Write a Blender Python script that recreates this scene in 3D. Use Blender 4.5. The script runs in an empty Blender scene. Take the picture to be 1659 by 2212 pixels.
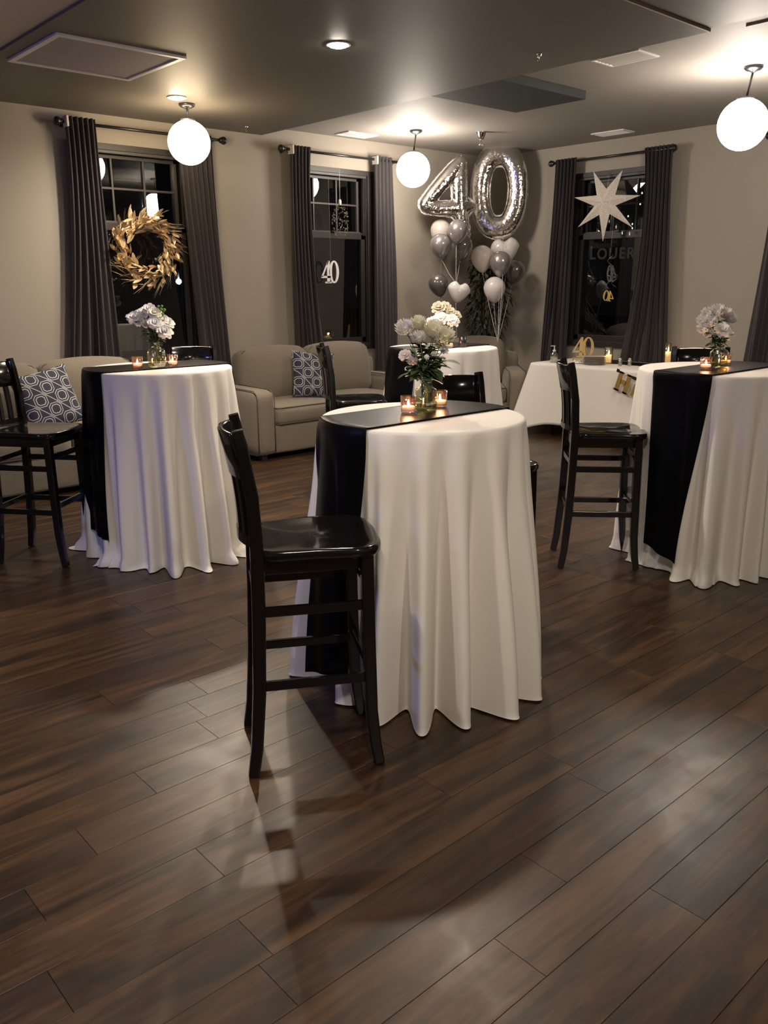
import bpy, bmesh, math, random
from mathutils import Vector, Matrix
import numpy as np
R_ = math.radians
random.seed(7)
COL = bpy.context.scene.collection
S = bpy.context.scene

# ------------------------------------------------------------------ camera
# room axes: x runs along the left (window) wall towards the far corner, y points at that wall
CAM_H = 1.57
F_PX = 1816.0
FW = Vector((0.64168, 0.72019, -0.26337)).normalized()
RT = Vector((0.74606, -0.66585, -0.00489)).normalized()
UP = RT.cross(FW).normalized()
RT = FW.cross(UP).normalized()
cam_d = bpy.data.cameras.new('camera')
cam = bpy.data.objects.new('camera', cam_d); COL.objects.link(cam)
cam.matrix_world = Matrix(((RT.x, UP.x, -FW.x, 0), (RT.y, UP.y, -FW.y, 0), (RT.z, UP.z, -FW.z, CAM_H), (0, 0, 0, 1)))
cam_d.sensor_fit = 'VERTICAL'; cam_d.sensor_height = 36; cam_d.lens = F_PX / 2212 * 36
cam_d.clip_start = 0.05; cam_d.clip_end = 200
S.camera = cam

def at(px, py, d):
    """world point at camera depth d on the sight line of a photo position"""
    v = FW + RT * ((px - 829.5) / F_PX) - UP * ((py - 1106) / F_PX)
    return Vector((0, 0, CAM_H)) + v * d

# ------------------------------------------------------------------ world, lamps, exposure
w = bpy.data.worlds.new('night'); S.world = w; w.use_nodes = True
w.node_tree.nodes['Background'].inputs[0].default_value = (0.4, 0.42, 0.5, 1)
w.node_tree.nodes['Background'].inputs[1].default_value = 0.0012
S.view_settings.view_transform = 'Standard'; S.view_settings.look = 'None'
S.view_settings.exposure = 1.35; S.view_settings.gamma = 1.0
S.view_settings.use_curve_mapping = False

GLOBE_E = 24.0      # radiance of the opal globes
CAN_W = 75.0        # watts of a recessed can
WARM = (1.0, 0.76, 0.48); GNEUT = (1.0, 0.88, 0.76); NEUT = (1.0, 0.86, 0.70)

def lamp(name, kind, loc, power, color, size=0.1, target=None, spread=None, spot=None, blend=0.6):
    d = bpy.data.lights.new(name, kind); d.energy = power; d.color = color
    o = bpy.data.objects.new(name, d); COL.objects.link(o); o.location = loc
    if kind == 'AREA':
        d.shape = 'DISK'; d.size = size
        if spread: d.spread = spread
    elif kind == 'SPOT':
        d.shadow_soft_size = size; d.spot_size = spot; d.spot_blend = blend
    else: d.shadow_soft_size = size
    if target is not None:
        o.rotation_euler = (Vector(target) - Vector(loc)).to_track_quat('-Z', 'Y').to_euler()
    return o
# downlights added outside the frame, placed to light cloths, flowers and floor
for (x, y, z, k) in [(3.48, 3.12, 2.935, .55), (3.5, -0.6, 2.975, 1.5), (0.5, 0.43, 2.95, 1.0), (0.9, -1.52, 2.95, 1.1)]:
    lamp('unseen_downlight', 'SPOT', (x, y, z), CAN_W * k, NEUT, 0.05, (x, y, 0), spot=R_(172), blend=0.6)
lamp('unseen_downlight', 'SPOT', (0.9, 2.38, 2.95), CAN_W * .75, NEUT, 0.05, (0.9, 2.38, 0), spot=R_(115), blend=0.8)  # added for the nearest bouquet, narrow to spare the left wall
# unseen lamp for the bluish light from the left, source unknown
lamp('blue_side_light', 'AREA', (-1.6, 3.6, 2.1), 9.0, (0.25, 0.3, 1.0), 0.5, (2.3, 3.0, 0.9))

# ------------------------------------------------------------------ materials
def mat(name, base=(.5, .5, .5), rough=.5, metal=0, spec=.5, coat=0, bump=None, bstr=.1, bdist=.002, emit=None, estr=0, sheen=0, build=None, alpha=1):
    m = bpy.data.materials.new(name); m.use_nodes = True
    nt = m.node_tree; p = nt.nodes['Principled BSDF']
    p.inputs['Base Color'].default_value = (*base, 1); p.inputs['Roughness'].default_value = rough
    p.inputs['Metallic'].default_value = metal; p.inputs['Specular IOR Level'].default_value = spec
    p.inputs['Coat Weight'].default_value = coat; p.inputs['Sheen Weight'].default_value = sheen
    if emit: p.inputs['Emission Color'].default_value = (*emit, 1); p.inputs['Emission Strength'].default_value = estr
    if bump:
        n = nt.nodes.new('ShaderNodeTexNoise'); n.inputs['Scale'].default_value = bump; n.inputs['Detail'].default_value = 3
        g = nt.nodes.new('ShaderNodeNewGeometry'); nt.links.new(g.outputs['Position'], n.inputs['Vector'])
        b = nt.nodes.new('ShaderNodeBump'); b.inputs['Strength'].default_value = bstr; b.inputs['Distance'].default_value = bdist
        nt.links.new(n.outputs['Fac'], b.inputs['Height']); nt.links.new(b.outputs['Normal'], p.inputs['Normal'])
    if name.endswith('petal'):
        p.inputs['Subsurface Weight'].default_value = .35; p.inputs['Subsurface Radius'].default_value = (1, .9, .8); p.inputs['Subsurface Scale'].default_value = .012
    if build: build(nt, p)
    return m

def N(nt, t, **kw):
    n = nt.nodes.new(t)
    for k, v in kw.items():
        if k.startswith('i_'): n.inputs[k[2:].replace('_', ' ')].default_value = v
        else: setattr(n, k, v)
    return n
def M_(nt, op, a, b=None, c=None):
    n = nt.nodes.new('ShaderNodeMath'); n.operation = op
    for i, v in enumerate((a, b, c)):
        if v is None: continue
        if isinstance(v, (int, float)): n.inputs[i].default_value = v
        else: nt.links.new(v, n.inputs[i])
    return n.outputs[0]
def ramp(nt, fac, stops):
    r = nt.nodes.new('ShaderNodeValToRGB'); e = r.color_ramp.elements
    e[0].position, e[0].color = stops[0][0], (*stops[0][1], 1); e[1].position, e[1].color = stops[-1][0], (*stops[-1][1], 1)
    for p_, c in stops[1:-1]:
        x = e.new(p_); x.color = (*c, 1)
    nt.links.new(fac, r.inputs['Fac']); return r.outputs['Color']

def wood_floor(nt, p):
    g = N(nt, 'ShaderNodeNewGeometry'); oi = N(nt, 'ShaderNodeObjectInfo')
    mp = N(nt, 'ShaderNodeMapping'); mp.inputs['Scale'].default_value = (1.3, 11, 1)
    off = M_(nt, 'MULTIPLY', oi.outputs['Random'], 60.0)
    cb = N(nt, 'ShaderNodeCombineXYZ'); nt.links.new(off, cb.inputs[0]); nt.links.new(off, cb.inputs[1])
    va = N(nt, 'ShaderNodeVectorMath'); va.operation = 'ADD'
    nt.links.new(g.outputs['Position'], mp.inputs['Vector']); nt.links.new(mp.outputs[0], va.inputs[0]); nt.links.new(cb.outputs[0], va.inputs[1])
    n1 = N(nt, 'ShaderNodeTexNoise', i_Scale=1.0, i_Detail=6.0, i_Roughness=.62, i_Distortion=.9); nt.links.new(va.outputs[0], n1.inputs['Vector'])
    n2 = N(nt, 'ShaderNodeTexNoise', i_Scale=5.0, i_Detail=5.0, i_Roughness=.7); nt.links.new(va.outputs[0], n2.inputs['Vector'])
    f = M_(nt, 'ADD', M_(nt, 'MULTIPLY', n1.outputs['Fac'], .75), M_(nt, 'MULTIPLY', n2.outputs['Fac'], .25))
    f = M_(nt, 'ADD', f, M_(nt, 'MULTIPLY', M_(nt, 'SUBTRACT', oi.outputs['Random'], .5), .05))
    c = ramp(nt, f, [(.33, (.007, .003, .001)), (.44, (.022, .0098, .0034)), (.54, (.050, .023, .0080)), (.70, (.105, .050, .018))])
    nt.links.new(c, p.inputs['Base Color'])
    s = N(nt, 'ShaderNodeTexNoise', i_Scale=5.0, i_Detail=9.0, i_Roughness=.72, i_Distortion=.2); nt.links.new(g.outputs['Position'], s.inputs['Vector'])
    mr = N(nt, 'ShaderNodeMapRange'); mr.inputs[1].default_value = .28; mr.inputs[2].default_value = .70; mr.inputs[3].default_value = .29; mr.inputs[4].default_value = .43
    nt.links.new(s.outputs['Fac'], mr.inputs[0]); nt.links.new(mr.outputs[0], p.inputs['Roughness'])
    b = N(nt, 'ShaderNodeBump'); b.inputs['Strength'].default_value = .35; b.inputs['Distance'].default_value = .0012
    h = M_(nt, 'ADD', n2.outputs['Fac'], M_(nt, 'MULTIPLY', s.outputs['Fac'], .5))
    nt.links.new(h, b.inputs['Height']); nt.links.new(b.outputs['Normal'], p.inputs['Normal'])

def cloth_bump(scale, strength=.2, fine=900):
    def f(nt, p):
        g = N(nt, 'ShaderNodeNewGeometry')
        n = N(nt, 'ShaderNodeTexNoise', i_Scale=scale, i_Detail=4.0); nt.links.new(g.outputs['Position'], n.inputs['Vector'])
        n2 = N(nt, 'ShaderNodeTexNoise', i_Scale=float(fine), i_Detail=1.0); nt.links.new(g.outputs['Position'], n2.inputs['Vector'])
        b = N(nt, 'ShaderNodeBump'); b.inputs['Strength'].default_value = strength; b.inputs['Distance'].default_value = .006
        b2 = N(nt, 'ShaderNodeBump'); b2.inputs['Strength'].default_value = .25; b2.inputs['Distance'].default_value = .0008
        nt.links.new(n.outputs['Fac'], b.inputs['Height']); nt.links.new(n2.outputs['Fac'], b2.inputs['Height'])
        nt.links.new(b.outputs['Normal'], b2.inputs['Normal']); nt.links.new(b2.outputs['Normal'], p.inputs['Normal'])
    return f

def mottle(c0, c1, scale, detail=4.0):
    def f(nt, p):
        g = N(nt, 'ShaderNodeNewGeometry')
        n = N(nt, 'ShaderNodeTexNoise', i_Scale=float(scale), i_Detail=detail); nt.links.new(g.outputs['Position'], n.inputs['Vector'])
        nt.links.new(ramp(nt, n.outputs['Fac'], [(.35, c0), (.65, c1)]), p.inputs['Base Color'])
        b = N(nt, 'ShaderNodeBump'); b.inputs['Strength'].default_value = .3; b.inputs['Distance'].default_value = .002
        nt.links.new(n.outputs['Fac'], b.inputs['Height']); nt.links.new(b.outputs['Normal'], p.inputs['Normal'])
    return f

def speckle(base, dots, scale, thr, metal_dots=False):
    def f(nt, p):
        tc = N(nt, 'ShaderNodeTexCoord')
        v = N(nt, 'ShaderNodeTexVoronoi', i_Scale=float(scale)); nt.links.new(tc.outputs['Object'], v.inputs['Vector'])
        k = M_(nt, 'LESS_THAN', v.outputs['Distance'], thr)
        mx = N(nt, 'ShaderNodeMix'); mx.data_type = 'RGBA'
        nt.links.new(k, mx.inputs[0]); mx.inputs[6].default_value = (*base, 1); mx.inputs[7].default_value = (*dots, 1)
        nt.links.new(mx.outputs[2], p.inputs['Base Color'])
        if metal_dots: nt.links.new(k, p.inputs['Metallic'])
    return f

def lattice(nt, p):
    """white linked octagons on slate blue, in the cushion's own coordinates"""
    tc = N(nt, 'ShaderNodeTexCoord'); sp = N(nt, 'ShaderNodeSeparateXYZ'); nt.links.new(tc.outputs['Object'], sp.inputs[0])
    k = 1 / .088
    u = M_(nt, 'MULTIPLY', sp.outputs[0], k); v = M_(nt, 'MULTIPLY', sp.outputs[2], k)
    def cell(u, v):
        x = M_(nt, 'ABSOLUTE', M_(nt, 'SUBTRACT', M_(nt, 'FRACT', u), .5)); y = M_(nt, 'ABSOLUTE', M_(nt, 'SUBTRACT', M_(nt, 'FRACT', v), .5))
        return x, y
    a = M_(nt, 'MULTIPLY', M_(nt, 'ADD', u, v), .5); b = M_(nt, 'MULTIPLY', M_(nt, 'SUBTRACT', u, v), .5)
    x, y = cell(a, b)
    oct_ = M_(nt, 'MAXIMUM', M_(nt, 'MAXIMUM', x, y), M_(nt, 'MULTIPLY', M_(nt, 'ADD', x, y), .76))
    r1 = M_(nt, 'LESS_THAN', M_(nt, 'ABSOLUTE', M_(nt, 'SUBTRACT', oct_, .28)), .026)
    r2 = M_(nt, 'LESS_THAN', M_(nt, 'ABSOLUTE', M_(nt, 'SUBTRACT', oct_, .42)), .022)
    out = M_(nt, 'GREATER_THAN', oct_, .42)
    ln = M_(nt, 'MULTIPLY', out, M_(nt, 'GREATER_THAN', x, .478))
    f = M_(nt, 'MAXIMUM', M_(nt, 'MAXIMUM', r1, r2), ln)
    mx = N(nt, 'ShaderNodeMix'); mx.data_type = 'RGBA'; nt.links.new(f, mx.inputs[0])
    mx.inputs[6].default_value = (.032, .035, .058, 1); mx.inputs[7].default_value = (.52, .52, .50, 1)
    nt.links.new(mx.outputs[2], p.inputs['Base Color'])

def thin_glass(name, tint=(1, 1, 1), rough=.02, ior=1.45, gloss=(1, 1, 1), edge=0):
    m = bpy.data.materials.new(name); m.use_nodes = True; nt = m.node_tree; nt.nodes.clear()
    o = nt.nodes.new('ShaderNodeOutputMaterial'); t = N(nt, 'ShaderNodeBsdfTransparent'); g = N(nt, 'ShaderNodeBsdfGlossy')
    t.inputs[0].default_value = (*tint, 1); g.inputs[0].default_value = (*gloss, 1); g.inputs['Roughness'].default_value = rough
    fr = N(nt, 'ShaderNodeLayerWeight'); fr.inputs['Blend'].default_value = .5; mx = N(nt, 'ShaderNodeMixShader')
    k = M_(nt, 'ADD', M_(nt, 'MULTIPLY', M_(nt, 'POWER', fr.outputs['Facing'], 3.2), .75), ((ior - 1) / (ior + 1)) ** 2 * 1.6 + edge)
    nt.links.new(k, mx.inputs[0]); nt.links.new(t.outputs[0], mx.inputs[1]); nt.links.new(g.outputs[0], mx.inputs[2]); nt.links.new(mx.outputs[0], o.inputs[0])
    return m

def emis(name, c, s):
    m = bpy.data.materials.new(name); m.use_nodes = True; nt = m.node_tree; nt.nodes.clear()
    o = nt.nodes.new('ShaderNodeOutputMaterial'); e = N(nt, 'ShaderNodeEmission'); e.inputs[0].default_value = (*c, 1); e.inputs[1].default_value = s
    nt.links.new(e.outputs[0], o.inputs[0]); return m

MT = dict(
    floor=mat('dark_walnut_laminate', build=wood_floor, spec=.62),
    subfloor=mat('floor_joint_dark', (.02, .012, .008), .7),
    wall=mat('greige_wall_paint', (.34, .305, .252), .6, spec=.3, bump=260, bstr=.12, bdist=.001),
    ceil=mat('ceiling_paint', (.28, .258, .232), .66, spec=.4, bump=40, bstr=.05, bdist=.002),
    soffit=mat('dim_soffit', (.15, .138, .122), .56, spec=.32, bump=30, bstr=.05, bdist=.002),  # same paint as the ceiling, dimmer light put into a darker colour
    litceil=mat('lit_ceiling_pale', (.50, .45, .39), .6),  # ceiling colour lightened to carry the light falling on it
    darkpanel=mat('dark_slate_panel', (.022, .025, .027), .7),
    wtrim=mat('dark_bronze_window_trim', (.018, .015, .013), .5, bump=60, bstr=.05),
    vinyl=mat('grey_sash_vinyl', (.045, .040, .036), .5),
    pane=thin_glass('window_glass', (.92, .95, .96), .015, 1.5),
    glass=thin_glass('clear_glass', (.80, .82, .72), .08, 1.55, edge=.16),
    pinkglass=thin_glass('votive_glass', (.90, .76, .72), .12, 1.6, edge=.12),
    water=thin_glass('vase_water', (.88, .84, .55), .05, 1.33, edge=.05),
    curtain=mat('charcoal_curtain', (.040, .034, .035), .9, sheen=.15, build=cloth_bump(60, .12)),
    lining=mat('curtain_lining', (.62, .58, .54), .8),
    iron=mat('black_iron', (.012, .011, .011), .3, metal=0, spec=.6),
    cloth=mat('white_table_linen', (.80, .77, .72), .78, spec=.3, build=cloth_bump(14, .16)),
    satin=mat('black_satin', (.003, .003, .004), .36, spec=.08, sheen=.0, build=cloth_bump(22, .14, 500)),
    chair=mat('glossy_black_lacquer', (.0055, .005, .005), .13, spec=.55, coat=.25, bump=50, bstr=.03),
    sofa=mat('taupe_woven_upholstery', build=mottle((.16, .133, .098), (.215, .183, .138), 240.0, 2.0), rough=.9, sheen=.2),
    piping=mat('sofa_piping', (.10, .083, .062), .9),
    foot=mat('sofa_foot', (.01, .008, .007), .5),
    pillow=mat('lattice_pillow', rough=.85, build=lattice),
    globe=emis('opal_globe_light', GNEUT, GLOBE_E), globewarm=emis('warm_opal_globe_light', WARM, GLOBE_E * .42),
    canlens=emis('can_lens_light', (1.0, .88, .74), 60.0),
    white=mat('white_enamel', (.72, .70, .68), .45),
    metalgrey=mat('gunmetal', (.09, .09, .095), .35, metal=.8),
    chrome=mat('chrome', (.8, .8, .8), .12, metal=1),
    filt=mat('filter_mesh', (.28, .26, .29), .7, bump=500, bstr=.5, bdist=.004),
    silverfoil=mat('silver_foil', (.83, .80, .78), .09, metal=1, bump=26, bstr=.35, bdist=.02),
    seam=mat('foil_seam', (.7, .68, .66), .2, metal=1, bump=180, bstr=.8, bdist=.01),
    blsilver=mat('silver_latex', (.36, .33, .325), .24, metal=.55, spec=.7, coat=.5),
    bldark=mat('smoky_silver_latex', (.17, .155, .15), .22, metal=.45, spec=.7, coat=.5),
    blwhite=mat('white_latex', (.70, .66, .63), .25, spec=.5, coat=.3),
    blspeck=mat('speckled_latex', rough=.25, coat=.3, build=speckle((.68, .62, .56), (.40, .29, .16), 28, .22)),
    blconf=mat('confetti_latex', rough=.2, coat=.4, build=speckle((.14, .13, .125), (.62, .6, .58), 60, .33, True)),
    ribbon=mat('white_ribbon', (.6, .57, .55), .3),
    trunk=mat('plant_trunk', (.06, .05, .025), .8), leafd=mat('dark_ficus_leaf', (.022, .032, .014), .45),
    leafg=mat('flower_foliage', (.045, .075, .03), .55), leafb=mat('bright_filler_green', (.12, .24, .05), .6),
    stem=mat('flower_stem', (.10, .16, .055), .5),
    petal=mat('white_petal', (.9, .87, .84), .65, sheen=.2), petalc=mat('cream_petal', (.9, .87, .70), .65, sheen=.2),
    petalt=mat('tan_petal', (.62, .55, .42), .65), petalp=mat('blush_petal', (.80, .70, .66), .65),
    wax=mat('candle_wax', (.85, .74, .6), .5, emit=(1, .55, .25), estr=.5),
    flame=emis('candle_flame', (1, .62, .28), 26.0),
    goldleaf=mat('champagne_gold_leaf', (.72, .56, .34), .36, metal=.55, bump=120, bstr=.3),
    goldleafpale=mat('bright_foil', (.85, .82, .75), .25, metal=.5),
    goldmat=mat('gold_painted_wood', (.52, .37, .16), .45, metal=.35),
    goldfoil=mat('gold_foil', (.80, .60, .16), .3, metal=.6),
    goldpaper=mat('gold_cardstock', (.46, .29, .10), .4, metal=.5),
    paper=mat('star_paper', rough=.6, build=speckle((.66, .61, .53), (.92, .88, .76), 70, .28)),
    plate=mat('stoneware_plate', (.55, .49, .43), .35), napkin=mat('paper_napkin', (.75, .72, .68), .9),
    steel=mat('brushed_steel', (.5, .48, .46), .3, metal=1), plast=mat('clear_plastic', (.62, .6, .57), .3),
    mullion=mat('vinyl_lettering', (.02, .019, .018), .8),
    pot=mat('plant_pot', (.03, .03, .03), .5), outdoors=mat('dark_ground', (.02, .02, .02), .9),
    streetlamp=emis('street_lamp_glow', (.75, .8, 1.0), 90.0), twinkle=emis('glowing_star', (1, .93, .75), 2.2),
    bulbwhite=mat('ornament_cap', (.8, .78, .7), .5),
    ornament=mat('bead_ornament', (.20, .18, .11), .3, metal=.6),
)

# ------------------------------------------------------------------ mesh helpers
class MB:
    def __init__(s): s.v = []; s.f = []; s.sm = []
    def add(s, vs, fs, smooth=True, mtx=None):
        o = len(s.v)
        s.v += [tuple(mtx @ Vector(q)) for q in vs] if mtx is not None else [tuple(q) for q in vs]
        s.f += [tuple(i + o for i in f) for f in fs]; s.sm += [smooth] * len(fs); return s
    def box(s, lo, hi, mtx=None):
        x0, y0, z0 = lo; x1, y1, z1 = hi
        vs = [(x0, y0, z0), (x1, y0, z0), (x1, y1, z0), (x0, y1, z0), (x0, y0, z1), (x1, y0, z1), (x1, y1, z1), (x0, y1, z1)]
        return s.add(vs, [(0, 3, 2, 1), (4, 5, 6, 7), (0, 1, 5, 4), (1, 2, 6, 5), (2, 3, 7, 6), (3, 0, 4, 7)], False, mtx)
    def grid(s, rows, closed_u=False, cap0=False, cap1=False, smooth=True, mtx=None):
        n = len(rows[0]); vs = [q for r in rows for q in r]; fs = []
        for i in range(len(rows) - 1):
            for j in range(n if closed_u else n - 1):
                k = (j + 1) % n
                fs.append((i * n + j, i * n + k, (i + 1) * n + k, (i + 1) * n + j))
        if cap0: fs.append(tuple(range(n))[::-1])
        if cap1: fs.append(tuple((len(rows) - 1) * n + j for j in range(n)))
        return s.add(vs, fs, smooth, mtx)
    def lathe(s, prof, n=32, c=(0, 0, 0), cap=True, mtx=None):
        rows = [[(c[0] + r * math.cos(2 * math.pi * j / n), c[1] + r * math.sin(2 * math.pi * j / n), c[2] + z) for j in range(n)] for r, z in prof]
        return s.grid(rows, True, cap, cap, mtx=mtx)
    def tube(s, pts, r, n=10, cap=True, square=None, up=(0, 0, 1)):
        """round (or square=(a,b)) section swept along pts; r is a number or list"""
        pts = [Vector(p) for p in pts]; rows = []
        m = len(pts)
        prevx = None
        for i, p in enumerate(pts):
            t = (pts[min(i + 1, m - 1)] - pts[max(i - 1, 0)]).normalized()
            if prevx is None:
                a = Vector(up) if abs(t.dot(Vector(up))) < .9 else Vector((1, 0, 0))
                x = (a - t * a.dot(t)).normalized()
            else: x = (prevx - t * prevx.dot(t)).normalized()
            prevx = x; y = t.cross(x)
            ri = r[i] if isinstance(r, (list, tuple)) else r
            if square:
                a, b = square[0] * ri, square[1] * ri; ch = .18
                q = [(a, b - ch * b), (a - ch * a, b), (-a + ch * a, b), (-a, b - ch * b), (-a, -b + ch * b), (-a + ch * a, -b), (a - ch * a, -b), (a, -b + ch * b)]
                rows.append([tuple(p + x * u + y * v) for u, v in q])
            else: rows.append([tuple(p + (x * math.cos(2 * math.pi * j / n) + y * math.sin(2 * math.pi * j / n)) * ri) for j in range(n)])
        return s.grid(rows, True, cap, cap, smooth=not square)
    def ball(s, c, r, n=20, m=12, sc=(1, 1, 1)):
        rows = []
        for i in range(m + 1):
            a = math.pi * i / m; rr = max(math.sin(a), 1e-4) * r
            rows.append([(c[0] + sc[0] * rr * math.cos(2 * math.pi * j / n), c[1] + sc[1] * rr * math.sin(2 * math.pi * j / n), c[2] - sc[2] * r * math.cos(a)) for j in range(n)])
        return s.grid(rows, True, True, True)
    def mesh(s, name):
        me = bpy.data.meshes.new(name); me.from_pydata(s.v, [], s.f); me.update()
        me.polygons.foreach_set('use_smooth', s.sm); return me
def obj(name, me, m=None, parent=None, loc=None, rot=None, bevel=0, seg=2, subsurf=0):
    if isinstance(me, MB): me = me.mesh(name)
    if m is not None and not me.materials: me.materials.append(m)
    o = bpy.data.objects.new(name, me); COL.objects.link(o)
    if parent: o.parent = parent
    if loc is not None: o.location = loc
    if rot is not None: o.rotation_euler = rot
    if bevel:
        b = o.modifiers.new('bevel', 'BEVEL'); b.width = bevel; b.segments = seg; b.limit_method = 'ANGLE'; b.angle_limit = R_(40)
    if subsurf:
        b = o.modifiers.new('sub', 'SUBSURF'); b.levels = b.render_levels = subsurf
    return o
def tag(o, label, cat=None, group=None):
    o['label'] = label
    if cat: o['category'] = cat
    if group: o['group'] = group
    return o
def thing(name, label, cat, loc=(0, 0, 0), rz=0, group=None):
    o = bpy.data.objects.new(name, None); COL.objects.link(o); o.location = loc; o.rotation_euler = (0, 0, rz); o.empty_display_size = .05
    return tag(o, label, cat, group)
def struct(name, me, m=None, parent=None, **k):
    o = obj(name, me, m, parent, **k)
    if not parent: o['kind'] = 'structure'
    return o
def sempty(name, loc=(0, 0, 0), rz=0):
    o = bpy.data.objects.new(name, None); COL.objects.link(o); o.location = loc; o.rotation_euler = (0, 0, rz); o['kind'] = 'structure'; return o
KIDS = {}
def copy_tree(o, parent=None):
    c = o.copy(); COL.objects.link(c)
    if parent: c.parent = parent
    for ch in list(o.children): copy_tree(ch, c)
    return c
def dup(root, loc, rz, label, group=None):
    c = copy_tree(root); c.location = loc; c.rotation_euler = (0, 0, rz); c['label'] = label
    if group: c['group'] = group
    return c

# ================================================================== SETTING
XR, YL = 8.22, 7.30           # right wall and left wall planes
XB, YB = -2.6, -3.4           # walls behind the camera
ZC, ZS, ZN = 3.02, 2.94, 2.956 # main ceiling, soffit, near ceiling

# floor: every plank its own piece
fl = struct('floor', MB().box((XB, YB, -.06), (XR, YL, -.012)), MT['subfloor'])
PW, PITCH, Y0 = .1600, .1610, 1.2765 - .161 * 40
rng = random.Random(3)
ENDS = {}
def end_at(y, x): ENDS.setdefault(int(math.floor((y - Y0) / PITCH)), x)
for x_, y_ in [(.755, 2.15), (.915, 1.51), (1.652, 1.20), (1.353, 1.035), (1.3455, 2.49), (1.0215, 2.32)]: end_at(y_, x_)
planks = []
for k in range(int((YL - Y0) / PITCH) + 1):
    ya = Y0 + k * PITCH; yb = ya + PW
    if yb < YB or ya > YL: continue
    Lp = 1.215
    x = ENDS.get(k, rng.uniform(-1.2, 0))
    while x > XB: x -= Lp
    while x < XR:
        a, b = max(x, XB), min(x + Lp - .001, XR)
        planks.append((a, max(ya, YB), b, min(yb, YL))); x += Lp
def seen(q):
    cx, cy = (q[0] + q[2]) / 2, (q[1] + q[3]) / 2
    v = Vector((cx, cy, -CAM_H)); z = v.dot(FW)
    if z < .3: return 99
    px = v.dot(RT) / z * F_PX
    py = -v.dot(UP) / z * F_PX
    if abs(px) > 829 + 400 / z * 1.2 or py > 1106 + 900 / z: return 50 + z
    return z
planks.sort(key=seen)
pm = {}
def plank_mb(mb, a, ya, b, yb, ox=0, oy=0):
    c = .0007
    x0, x1, y0, y1 = a - ox, b - ox, ya - oy, yb - oy
    vs = [(x0, y0, -.012), (x1, y0, -.012), (x1, y1, -.012), (x0, y1, -.012), (x0, y0, -c), (x1, y0, -c), (x1, y1, -c), (x0, y1, -c),
          (x0 + c, y0 + c, 0), (x1 - c, y0 + c, 0), (x1 - c, y1 - c, 0), (x0 + c, y1 - c, 0)]
    mb.add(vs, [(0, 1, 5, 4), (1, 2, 6, 5), (2, 3, 7, 6), (3, 0, 4, 7), (4, 5, 9, 8), (5, 6, 10, 9), (6, 7, 11, 10), (7, 4, 8, 11), (8, 9, 10, 11)], False)
for q in planks[:292]:
    key = (round(q[2] - q[0], 3), round(q[3] - q[1], 3))
    if key not in pm:
        mb = MB(); plank_mb(mb, 0, 0, q[2] - q[0], q[3] - q[1]); pm[key] = mb.mesh('floor_plank'); pm[key].materials.append(MT['floor'])
    obj('floor_plank', pm[key], None, fl, loc=(q[0], q[1], 0))
rest = MB()
for q in planks[292:]: plank_mb(rest, *q)
o = obj('floor_planking', rest, MT['floor'], fl); o['kind'] = 'stuff'

# walls with openings (casing covers the edges)
def wall(name, axis, plane, u0, u1, holes, thick=.16):
    """axis 'y': wall in plane y=plane spanning x; axis 'x': plane x=plane spanning y"""
    us = sorted({u0, u1, *[h[0] for h in holes], *[h[1] for h in holes]}); zs = sorted({0, 3.12, *[h[2] for h in holes], *[h[3] for h in holes]})
    mb = MB()
    for i in range(len(us) - 1):
        for j in range(len(zs) - 1):
            uc, zc = (us[i] + us[i + 1]) / 2, (zs[j] + zs[j + 1]) / 2
            if any(h[0] < uc < h[1] and h[2] < zc < h[3] for h in holes): continue
            if axis == 'y': mb.box((us[i], plane, zs[j]), (us[i + 1], plane + thick, zs[j + 1]))
            else: mb.box((plane, us[i], zs[j]), (plane + thick, us[i + 1], zs[j + 1]))
    return struct(name, mb, MT['wall'])
WZ0, WZ1 = .905, 2.675
W1 = (3.11, 4.118); W2 = (5.355, 6.285); W3 = (4.92, 5.955); W4 = (1.75, 2.85)
wall('wall_left', 'y', YL, XB - .16, XR + .16, [(*W1, WZ0, WZ1), (*W2, WZ0, WZ1)])
wall('wall_right', 'x', XR, YB, YL, [(*W3, WZ0, WZ1)])
struct('wall_back', MB().box((XB - .16, YB, 0), (XB, YL, 3.12)), MT['wall'])
struct('wall_near', MB().box((XB - .16, YB - .16, 0), (XR + .16, YB, 3.12)), MT['wall'])
struct('baseboard_left', MB().box((XB, YL - .014, 0), (XR, YL, .10)), MT['wall'], bevel=.003)
struct('baseboard_right', MB().box((XR - .014, YB, 0), (XR, YL - .014, .10)), MT['wall'], bevel=.003)

struct('ceiling', MB().box((XB - .16, YB - .16, ZC), (XR + .16, YL + .16, ZC + .12)), MT['ceil'])
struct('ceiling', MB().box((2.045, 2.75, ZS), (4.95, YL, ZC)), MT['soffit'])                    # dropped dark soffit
struct('ceiling', MB().box((XB, YB, ZN), (2.045, YL, ZC)), MT['litceil'])                          # near part, left, its brighter light put into the colour
struct('ceiling', MB().box((2.045, YB, 2.952), (4.93, 2.75, ZC)), MT['soffit'])             # near part, right, coloured darker for the weaker light
struct('lit_step_1', MB().box((4.93, YB, 2.985), (4.985, 2.75, ZC)), MT['litceil'])  # pale strip added along the edge, light put into its colour
struct('lit_step_2', MB().box((2.045, 2.738, 2.938), (4.95, 2.75, 2.96)), MT['litceil'])  # pale strip added on the soffit step, coloured as if lit
struct('ceiling', MB().box((5.26, 1.2, 3.008), (7.4, 2.69, ZC)), MT['ceil'])
tag(obj('ceiling_box', MB().box((4.955, 4.35, 2.956), (6.03, 5.06, ZC)), MT['darkpanel'], bevel=.004),
    'dark slate flat box fixed under the ceiling beside the soffit edge', 'ceiling panel')

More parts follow.
